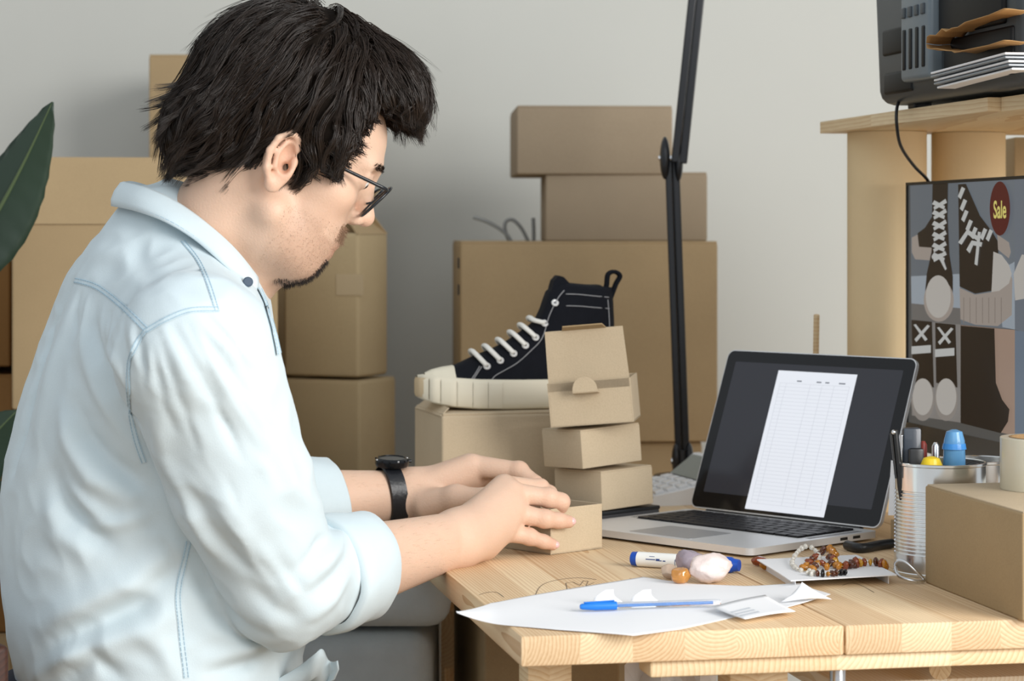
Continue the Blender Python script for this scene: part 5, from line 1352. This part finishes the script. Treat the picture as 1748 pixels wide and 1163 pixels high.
wr1 = np.array([noise.noise(Vector((p[0]*9+p[2]*5, p[1]*9, p[2]*7-p[0]*4)))+.6*(1-abs(noise.noise(Vector((p[0]*26+p[2]*14, p[1]*24, p[2]*17-p[0]*9+3)))*2.2)) for p in CV_])
DSP += .0032*wr1
CV_ = CV_+NV*DSP[:, None]
CV_ = relax(CV_, CF_, 1, .35)
DEN = mat('pale_denim', srgb(203, 217, 222), .85, spec=.15, var=.06, vscale=14, bump=.16, bscale=900, sheen=.15)
DEN2 = mat('denim_seam', srgb(199, 216, 223), .85, spec=.12, var=.12, vscale=120, bump=.3, bscale=700)
THR = mat('blue_thread', srgb(160, 188, 204), .8)
shirt = mesh_from('shirt', CV_, CF_, DEN, person, True)
bvh2 = BVHTree.FromPolygons([Vector(v) for v in CV_], [tuple(f) for f in CF_.tolist()])
def ribbon(name, pts, wdt, off, m, stitches=True, k=10):
    q = smooth_path([Vector((x, y, 0)) for x, y in pts], k); rows = []; ctr = []
    for i, s in enumerate(q):
        h, n = onshirt(s.x, s.y, bvh2); ctr.append((h, n))
    for i, (h, n) in enumerate(ctr):
        t = ctr[min(i+1, len(ctr)-1)][0]-ctr[max(i-1, 0)][0]; sd = t.cross(n)
        if sd.length < 1e-9: continue
        sd.normalize(); rows.append([h+sd*wdt*e+n*(off*(1-.9*abs(e)**3)-.0002) for e in (-.5, -.35, -.1, .1, .35, .5)])
    o = MB().grid(rows).build(name, m, shirt, world=True, smooth=True, fix=False)
    if stitches:
        sm = MB()
        for e in (-.32, .32):
            for i in range(0, len(rows)-1):
                a, b_ = rows[i], rows[i+1]; j0_, j1_ = (1, 2) if e < 0 else (4, 3)
                p0 = a[j0_].lerp(a[j1_], .12)+ctr[i][1]*.0003; p1 = b_[j0_].lerp(b_[j1_], .12)+ctr[i][1]*.0003
                sm.tube([p0, p0.lerp(p1, .78)], .00042, 5)
        sm.build('stitching', THR, o, world=True)
    return o
ribbon('yoke_seam', [(128, 479), (165, 490), (205, 520), (250, 563)], .0066, .0009, DEN2)
ribbon('yoke_seam', [(250, 565), (285, 545), (325, 530), (374, 528)], .0066, .0009, DEN2)
ribbon('yoke_seam', [(312, 412), (338, 445), (356, 485), (370, 530)], .0055, .0008, DEN2)
ribbon('armhole_seam', [(250, 563), (232, 590), (220, 625), (221, 690), (232, 750), (246, 790)], .0062, .0009, DEN2)
ribbon('side_seam', [(322, 925), (312, 970), (304, 1020), (309, 1080), (318, 1158)], .0066, .0009, DEN2)
# collar leaf around the neck: top fold edge and lower outer edge
top_e = [P(206, 313, 2.535), P(246, 323, 2.500), P(292, 343, 2.484), P(345, 378, 2.474), P(400, 425, 2.472), P(440, 474, 2.492)]
low_e = [P(191, 352, 2.530), P(232, 361, 2.484), P(282, 379, 2.458), P(333, 410, 2.452), P(388, 458, 2.450), P(436, 500, 2.478)]
far_t = [P(438, 462, 2.60), P(400, 408, 2.655), P(330, 350, 2.660), P(236, 316, 2.595)]
far_l = [P(446, 492, 2.615), P(410, 455, 2.690), P(320, 392, 2.69), P(218, 352, 2.60)]
tp_ = smooth_path(top_e, 6); lw_ = smooth_path(low_e, 6); ft = smooth_path(far_t+[top_e[0]], 6); fl_ = smooth_path(far_l+[low_e[0]], 6)
cr = MB()
def leaf_rows(t_, l_):
    rows = []
    for a, b_ in zip(t_, l_):
        inn = (Vector((NECKB.x+.02, NECKB.y, a.z))-a); inn.z = 0; inn.normalize()
        stand = a+inn*.006+Vector((0, 0, -.034)); out = (b_-a); nrm = out.cross(Vector((0, 1, 0))); 
        rows.append([stand, a+inn*.006+Vector((0, 0, -.006)), a+inn*.003+Vector((0, 0, .001)), a, a.lerp(b_, .35)-inn*.003, a.lerp(b_, .7)-inn*.003, b_])
    return rows
R1 = leaf_rows(ft, fl_)[:-1]+leaf_rows(tp_, lw_)
co_ = cr.grid(R1).build('collar', DEN, shirt, world=True, smooth=True, fix=False)
q = co_.modifiers.new('thick', 'SOLIDIFY'); q.thickness = .0022; q.offset = 0
sm = MB()
for f_ in (.80, .9):
    pth = [r[3].lerp(r[6], f_)+(r[5]-r[0]).normalized()*.0016 for r in R1]
    for i in range(len(pth)-1): sm.tube([pth[i], pth[i].lerp(pth[i+1], .8)], .0005, 5)
sm.build('stitching', THR, co_, world=True)
# front placket edge and collar button
pk = [(440, 492), (452, 520), (464, 560), (474, 605)]
ribbon('front_placket', pk, .016, .0025, DEN2, True, 8)
bt, bn = P(423, 482, 2.452), Vector((.25, -.9, .3)).normalized()
MB().lathe([(.0005, .003), (.0042, .003), (.0055, .002), (.0055, 0)], 18, Matrix.Translation(bt) @ bn.to_track_quat('Z', 'Y').to_matrix().to_4x4(), cap1=False).build('button', mat('slate_button', srgb(70, 84, 100), .3), shirt, world=True, smooth='auto')
# rolled cuffs
def cuff(c0, c1, r0, r1, seed, w0=0):
    ax = (c1-c0).normalized(); u = Vector((0, 0, 1)); u = (u-ax*u.dot(ax)).normalized(); v = ax.cross(u); rows = []
    prof = [(0.0, r0-.006), (-.002, r0+.001), (.10, r0+.0035), (.35, r0+.004), (.7, r1+.004), (.96, r1+.0035), (1.0, r1+.001), (1.0, r1-.002), (.8, r1-.004), (.4, r1-.006)]
    for t, r in prof:
        row = []
        for k in range(56):
            a = 2*math.pi*k/56; wob = .0022*noise.noise(Vector((math.cos(a)*2+seed, math.sin(a)*2, t*2)))+.0012*math.sin(a*3+t*4+seed)
            sl = .006*math.sin(a+seed)
            row.append(c0.lerp(c1, t)+ax*sl*(1 if 0 < t else .7)+(u*math.cos(a)+v*math.sin(a))*(r+wob))
        rows.append(row)
    o = MB().grid(rows, closed=True).build('cuff', DEN, shirt, world=True, smooth=True)
    return o
cuff(lerp(R_EL, R_WR, .175), lerp(R_EL, R_WR, .405), .0610, .0570, 2.0)
cuff(lerp(L_EL, L_WR, .40), lerp(L_EL, L_WR, .615), .054, .049, 5.0)
# hem curling out over the trousers
hm = []
for i, (x, y) in enumerate([(430, 1190), (470, 1162), (510, 1138), (535, 1118), (548, 1108), (556, 1122), (566, 1130), (577, 1128)]):
    p = P(x, y, 2.47+.012*math.sin(i*1.4)); hm.append([p, p+Vector((.001, .004, -.010)), p+Vector((-.004, .01, -.022-.002*i*(i < 6))), p+Vector((-.02, .03, -.034))])
hq = MB().grid([smooth_path(list(c), 4) for c in zip(*[r for r in hm])]).build('shirt_hem', DEN, shirt, world=True, smooth=True)
q = hq.modifiers.new('thick', 'SOLIDIFY'); q.thickness = .0016

# ---- trousers, shoes, stool
Tn = SDF()
hipL, hipR = Vector((-.44, 2.67, .55)), Vector((-.41, 2.50, .55))
knR, knL = Vector((.00, 2.58, .51)), Vector((-.07, 2.80, .49))
ftR, ftL = Vector((-.03, 2.58, .09)), Vector((-.08, 2.82, .09))
Tn.add(ell((-.43, 2.58, .58), (.16, .17, .13)), .05)
for h_, k_, f_ in ((hipR, knR, ftR), (hipL, knL, ftL)):
    Tn.add(cone(V3(h_), V3(k_), .082, .064), .04); Tn.add(cone(V3(k_), V3(f_), .064, .050), .03)
Tn.add(torso(.008), .02); Tn.cut(lambda p: p[:, 2]-Z(1150, TY))
TV, TF = surface_net(Tn, (-.70, 2.30, .02), (.14, 3.0, .74), .007)
trs = mesh_from('trousers', relax(TV, TF, 2), TF, mat('dark_denim', srgb(38, 44, 58), .85, var=.2, vscale=200, bump=.2, bscale=600), person, True)
for f_ in (ftR, ftL):
    Sh = SDF(); d = CF*.13
    Sh.add(cone(V3(f_+Vector((-.02, 0, -.04))), V3(f_+d+Vector((0, 0, -.048))), .044, .036), .02); Sh.add(cone(V3(f_), V3(f_+Vector((0, 0, -.03))), .052, .05), .02)
    Sh.cut(lambda p: .004-p[:, 2])
    v_, f2 = surface_net(Sh, (f_.x-.15, f_.y-.15, 0), (f_.x+.25, f_.y+.25, .16), .006)
    mesh_from('shoe', relax(v_, f2, 1), f2, mat('brown_leather', srgb(70, 50, 38), .4), person, True)
DW = wood('dark_wood', srgb(70, 40, 28), srgb(36, 20, 14), stave=.1, ring=250)
cha = math.radians(32); chair = thing('chair', 'dark reddish brown wooden chair under the man, its low back at the left edge', 'chair', (seat.x-.01, seat.y-.01, 0), cha)
def cpart(name, c, size, b=.006):
    o = MB().box((0, 0, 0), size, bev=b, seg=3).build(name, DW, chair, smooth='auto'); o.location = c; return o
cpart('seat', (0.02, 0, .435), (.40, .40, .035), .010)
for sx, sy in ((-.16, -.17), (-.16, .17), (.19, -.17), (.19, .17)): cpart('leg', (sx, sy, .209), (.036, .036, .417))
for sy in (-.175, .175): cpart('back_post', (-.205, sy, .585), (.028, .034, .28))
cpart('back_rail', (-.205, 0, .672), (.022, .36, .085))

# ---- hair
Hh = SDF()
Hh.add(ell((-.012, 0, .070), (.114, .093, .104)), .02)
Hh.add(ell((-.086, 0, .004), (.042, .070, .044)), .03)
Hh.add(ell((.062, 0, .124), (.042, .060, .036)), .025)
Hh.add(ell((.086, -.014, .112), (.020, .044, .016)), .02)
for s in (-1, 1): Hh.add(cone((.030, s*.072, .040), (.040, s*.070, .018), .022, .012), .02)
Hh.sub(lambda p: np.maximum(.0560-p[:, 0], p[:, 2]-.097), .012)
Hh.sub(lambda p: np.maximum(.0260-p[:, 0], p[:, 2]-.010), .010)
for s in (-1, 1): Hh.sub(ell((-.008, s*.092, .001), (.024, .032, .034)), .010)
Hh.sub(ell((.050, 0, -.058), (.079, .12, .050)), .014)
Hh.sub(ell((-.02, 0, -.085), (.11, .11, .042)), .012)
def face_zone(p):
    e = .004*np.sin(p[:, 1]*260)
    return ((p[:, 0] > .058) & (p[:, 0] < .088) & (p[:, 2] < .094+e)) | ((p[:, 0] > .05) & (p[:, 2] < .080+e)) | ((p[:, 0] > .026) & (p[:, 2] < .006+e)) | ((p[:, 0] > -.024) & (p[:, 2] < -.020)) | (p[:, 2] < -.054)
hv, hf = surface_net(Hh, (-.16, -.13, -.09), (.14, .13, .20), .0032)
hv = relax(hv, hf, 2)
HMH = Matrix.Translation(HO) @ HR.to_4x4() @ Matrix.Scale(HSH, 4)
CROWN = np.array((-.030, -.012, .170))
def flow(p, n):
    d = p-CROWN; d = d*np.array((1.0, 1.0, 1.0)); d[:, 2] -= .05
    side = np.clip(np.abs(p[:, 1])/.09, 0, 1); 
    d[:, 0] -= np.where(p[:, 0] < .03, .035, -.02)*side          # swept back at the sides, forward in front
    d = d-n*(d*n).sum(1)[:, None]; return d/np.linalg.norm(d, axis=1)[:, None].clip(1e-9)
def nvec(p, f, s): return np.array([[noise.noise(Vector(q)*f+Vector((s, 0, 0))), noise.noise(Vector(q)*f+Vector((0, s+7, 0))), noise.noise(Vector(q)*f+Vector((0, 0, s+13)))] for q in p])
# grooves on the base follow the locks
gn = grad(Hh, hv)
groove = np.array([noise.noise(Vector((math.atan2(q[1]-CROWN[1], q[0]-CROWN[0])*9, 0, (q[2])*6))) for q in hv])
hv2 = hv+gn*(-.0035+.003*groove)[:, None]
HAIR = mat('dark_brown_hair', (.021, .0130, .0085), .30, spec=.5, var=.5, vscale=60)
hair = mesh_from('hair', np.array([HMH @ Vector(q) for q in hv2]), hf, mat('hair_under', (.010, .007, .005), .9, spec=.1), person, True)
def strands(name, roots, L_range, nseg, per, spread, rad, offs, fl, wav, par, flick=0.0, m=HAIR, clump=.75, stopping=True):
    n = len(roots); p = roots.copy(); Ls = rng.uniform(*L_range, n); path = [p.copy()]; ph = rng.uniform(0, 6.28, n); seedv = rng.uniform(0, 50)
    fin = rng.uniform(-.6, 1.0, n)
    lift = rng.uniform(offs[0], offs[1], n)
    for i in range(nseg):
        t = (i+1)/nseg; g = grad(Hh, p); d = fl(p, g)
        sdv = np.cross(d, g); d = d+wav*(nvec(p, 26, seedv)+.7*np.sin(ph+t*7)[:, None]*sdv)
        d = d/np.linalg.norm(d, axis=1)[:, None]
        stop = face_zone(p) if stopping else (p[:, 2] < .076); d[stop] *= .04
        p = p+d*(Ls/nseg)[:, None]
        sd = Hh(p); g = grad(Hh, p); tgt = lift*(.3+.7*t)
        out = flick*fin*np.clip((t-.55)/.45, 0, 1)**1.6
        p = p-g*((sd-tgt)*.85)[:, None]+g*out[:, None]
        path.append(p.copy())
    path = np.stack(path, 1)                                          # n, nseg+1, 3
    allp = []
    for j in range(per):
        a = rng.uniform(0, 6.28, n); r = spread*np.sqrt(rng.uniform(0, 1, n)); tl = np.linspace(0, 1, nseg+1)
        k = (1-clump*tl**.8)
        o1 = rng.normal(0, 1, (n, 3)); o1 /= np.linalg.norm(o1, axis=1)[:, None]
        o2 = rng.normal(0, 1, (n, 3))*.0016
        allp.append(path+o1[:, None]*(r[:, None, None]*k[None, :, None])+o2[:, None]*(tl**2)[None, :, None])
    A_ = np.concatenate(allp, 0); N_ = len(A_); m_ = nseg+1
    W_ = (A_.reshape(-1, 3)*HSH) @ hR.T+hO; W_ = W_.reshape(N_, m_, 3)
    tan = np.gradient(W_, axis=1); tan /= np.linalg.norm(tan, axis=2)[..., None].clip(1e-9)
    ref = np.array((.3, .8, .5)); x = np.cross(tan, ref); x /= np.linalg.norm(x, axis=2)[..., None].clip(1e-9); y = np.cross(tan, x)
    rr = (rad*rng.uniform(.7, 1.25, N_))[:, None]*(1-np.linspace(0, 1, m_)**2*.85)[None]
    V = np.stack([W_+(x*math.cos(a)+y*math.sin(a))*rr[..., None] for a in (0, 2.094, 4.189)], 2).reshape(-1, 3)
    base = (np.arange(N_)*m_*3)[:, None, None]; ii = (np.arange(m_-1)*3)[None, :, None]; kk = np.arange(3)[None, None, :]; k2 = (kk+1) % 3
    F = np.stack([base+ii+kk, base+ii+k2, base+ii+3+k2, base+ii+3+kk], -1).reshape(-1, 4)
    return mesh_from(name, V, F, m, par, True)
gz = hv[rng.choice(len(hv), 1500)]
okr = gz[(Hh(gz) > -.01) & (gz[:, 2] > .02)]
strands('hair_locks', okr[:620]-grad(Hh, okr[:620])*.003, (.055, .10), 12, 16, .0070, .00052, (-.002, .009), flow, .34, hair, .006)
low = hv[rng.choice(len(hv), 2600)]; low = low[(low[:, 0] < -.02) & (low[:, 2] < .07)]
strands('nape_locks', low[:260]-grad(Hh, low[:260])*.002, (.04, .065), 11, 16, .0060, .00050, (0, .008), flow, .50, hair, .020)
fr_ = hv[rng.choice(len(hv), 2600)]; fr_ = fr_[(fr_[:, 0] > .035) & (fr_[:, 2] > .05)]
def fflow(p, g):
    d = flow(p, g); d = d+np.array((.25, -.25, -.35)); d = d-g*(d*g).sum(1)[:, None]; return d/np.linalg.norm(d, axis=1)[:, None]
strands('fringe_locks', fr_[:170], (.045, .08), 12, 14, .006, .00048, (.0, .007), fflow, .6, hair, .006)
frb = hv[rng.choice(len(hv), 5000)]; frb = frb[(frb[:, 0] > .070) & (frb[:, 2] < .125)]
strands('fringe_curls', frb[:150]+np.array((.0, 0, .002)), (.030, .055), 12, 10, .0045, .00042, (.001, .012), lambda p, g: fflow(p, g)*.6+np.array((-.15, -.1, -.75)), .9, hair, .012, stopping=False)
sdb = hv[rng.choice(len(hv), 4000)]; sdb = sdb[(sdb[:, 0] > .02) & (sdb[:, 2] < .06) & (np.abs(sdb[:, 1]) > .05)]
strands('sideburn_locks', sdb[:120], (.025, .045), 9, 12, .005, .00045, (.0, .005), fflow, .6, hair, .006)
tpv = hv[rng.choice(len(hv), 1500)]; tpv = tpv[tpv[:, 2] > .10]
strands('stray_hairs', tpv[:150], (.05, .10), 12, 2, .004, .00028, (.004, .016), flow, .7, hair, .008)
# ---- beard, moustache, eyebrows: short hairs rooted in the skin
def shorthair(name, sel, num, ln, rad, col, dirn, jit=.5):
    ix = np.where(sel)[0]
    if len(ix) == 0: return
    ix = rng.choice(ix, num); bn = vnormals(BV, BF)[ix]; d = (np.array(dirn) @ hR.T)[None]*1.0+bn*.55+rng.normal(0, jit*.4, (num, 3)); d /= np.linalg.norm(d, axis=1)[:, None]
    Lh = rng.uniform(*ln, num); a = BV[ix]+rng.normal(0, .0006, (num, 3)); pts = np.stack([a, a+d*(Lh*.5)[:, None], a+d*Lh[:, None]-bn*(Lh*.12)[:, None]], 1)
    tan = np.gradient(pts, axis=1); tan /= np.linalg.norm(tan, axis=2)[..., None]; x = np.cross(tan, np.array((.31, .8, .5))); x /= np.linalg.norm(x, axis=2)[..., None]; y = np.cross(tan, x)
    rr = rad*np.array((1, .8, .25))[None, :, None]
    V = np.stack([pts+(x*math.cos(q)+y*math.sin(q))*rr for q in (0, 2.094, 4.189)], 2).reshape(-1, 3)
    base = (np.arange(num)*9)[:, None, None]; ii = (np.arange(2)*3)[None, :, None]; kk = np.arange(3)[None, None, :]; k2 = (kk+1) % 3
    F = np.stack([base+ii+kk, base+ii+k2, base+ii+3+k2, base+ii+3+kk], -1).reshape(-1, 4)
    return mesh_from(name, V, F, col, person, True)
HB = mat('beard_hair', (.020, .013, .010), .45, spec=.4); HM = mat('moustache_hair', (.30, .19, .12), .45, spec=.4)
x_, y_, z_ = hl_[:, 0], hl_[:, 1], hl_[:, 2]
shorthair('goatee', (x_ > .042) & (z_ < -.074) & (z_ > -.12) & (np.abs(y_) < .021), 1100, (.003, .007), .00020, HB, (.35, 0, -.9))
shorthair('moustache', (x_ > .076) & (z_ < -.030) & (z_ > -.050) & (np.abs(y_) < .030), 600, (.005, .010), .00015, HM, (.45, -.2, -.85), .8)
shorthair('stubble', (x_ > .015) & (z_ < -.035) & (z_ > -.108) & (np.abs(y_) < .08), 4200, (.0008, .0020), .00009, HM, (.2, 0, -.9))
shorthair('eyebrow', (x_ > .055) & (z_ > .041+.06*(y_+.014)) & (z_ < .0475+.06*(y_+.014)) & (y_ < -.012) & (y_ > -.052), 460, (.003, .0055), .00022, HB, (-.3, -.9, .12), .3)
shorthair('eyebrow', (x_ > .075) & (z_ > .040) & (z_ < .048) & (y_ > .014) & (y_ < .052), 420, (.003, .0055), .00022, HB, (-.3, .9, .12), .3)
for s, ff in ((-1, lerp(R_EL, R_WR, .4)), (1, lerp(L_EL, L_WR, .5))):
    w_ = R_WR if s < 0 else L_WR; ax = np.array((w_-ff).normalized()); t = (BV-np.array(ff)) @ ax; dist = np.linalg.norm(BV-np.array(ff)-t[:, None]*ax, axis=1)
    shorthair('arm_hair', (t > 0) & (t < .13) & (dist < .06), 260, (.005, .011), .00005, HM, tuple((ax @ hR)*1.6+np.array((0, 0, -.3))), .5)

# ---- glasses
gl = bpy.data.objects.new('glasses', None); COL.objects.link(gl); gl.parent = person; gl.empty_display_size = .03
GLM = mat('black_acetate', (.012, .014, .017), .25, spec=.5); LENS = mat('lens_glass', (1, 1, 1), .02, trans=1.0, ior=1.05)
gz0 = .010
def gp(x, y, z): return H(x, y, z+gz0)
for s in (-1, 1):
    ring = []
    for k in range(28):
        a = 2*math.pi*k/28; ca_, sa = math.cos(a), math.sin(a); y = s*.0335+.0245*math.copysign(abs(ca_)**.8, ca_); z = -.003+.0210*math.copysign(abs(sa)**.85, sa)
        ring.append(gp(.1115+.42*z-.05*max(0, abs(y)-.02), y, z))
    MB().tube(ring, .0018, 8, closed=True).build('rim', GLM, gl, world=True, smooth=True)
    c_ = sum(ring, Vector())/len(ring); MB().add([c_]+ring, [(0, i+1, (i+1) % 28+1) for i in range(28)]).build('lens', LENS, gl, world=True, smooth=True)
    MB().tube(smooth_path([gp(.1125, s*.058, .012), gp(.108, s*.0655, .012), gp(.094, s*.0690, .012), gp(.04, s*.0735, .014), gp(.0, s*.0775, .024), gp(-.02, s*.0775, .022), gp(-.034, s*.076, .004)], 6), .0020, 8, flat=1.0).build('temple', GLM, gl, world=True, smooth=True)
    MB().tube([gp(.111, s*.010, -.002), gp(.103, s*.012, -.008)], .0011, 6).build('nose_pad', GLM, gl, world=True)
MB().tube(smooth_path([gp(.115, -.0095, .008), gp(.1165, 0, .010), gp(.115, .0095, .008)], 6), .0014, 8).build('bridge', GLM, gl, world=True, smooth=True)

# ---- wristwatch on the far wrist
wt = bpy.data.objects.new('wristwatch', None); COL.objects.link(wt); wt.parent = person; wt.empty_display_size = .03
wc = lerp(L_EL, L_WR, .915); wax = (L_WR-L_EL).normalized(); wu = (Vector((0, -.12, 1))-wax*Vector((0, -.12, 1)).dot(wax)).normalized(); wv_ = wax.cross(wu)
rows = []
for e in np.linspace(0, 2*math.pi, 48, endpoint=False):
    d = wu*math.cos(e)*1.12*.0335+wv_*math.sin(e)*.0285; n = d.normalized(); c = wc+d+wax*(.004*math.cos(e)*-1)
    rows.append([c-wax*.0115+n*.0005, c-wax*.0105+n*.0035, c+wax*.0105+n*.0035, c+wax*.0115+n*.0005])
rows.append(rows[0])
MB().grid(rows).build('strap', mat('black_strap', (.010, .011, .014), .35, spec=.5, bump=.2, bscale=300), wt, world=True, smooth='auto')
cM = Matrix.Translation(wc+wu*.0385) @ Matrix((wax, wv_, wu)).transposed().to_4x4()
CAS = mat('watch_black', (.012, .013, .015), .25, .6, spec=.6)
MB().lathe([(.017, 0), (.0205, .001), (.0215, .004), (.0215, .008), (.0195, .0105), (.017, .0115), (.0165, .0105)], 36, cM).build('case', CAS, wt, world=True, smooth='auto')
MB().lathe([(.0165, .0100), (.0005, .0104)], 30, cM, False, False).build('dial', mat('watch_dial', (.02, .02, .022), .15), wt, world=True)
for k in range(12):
    a = k*math.pi/6; MB().box(cM @ Vector((.0205*math.cos(a), .0205*math.sin(a), .0096)), (.0022, .0022, .0022), bev=.0004).build('bezel_stud', CHROME if k % 3 == 0 else CAS, wt, world=True)
MB().tube([cM @ Vector((.021, 0, .0055)), cM @ Vector((.026, 0, .0055))], .0024, 12).build('crown', CAS, wt, world=True, smooth='auto')
MB().box(wc-wu*.0395+wax*.002, (.024, .016, .005), Matrix((wax, wv_, wu)).transposed(), .001).build('buckle', BLACK, wt, world=True, smooth='auto')
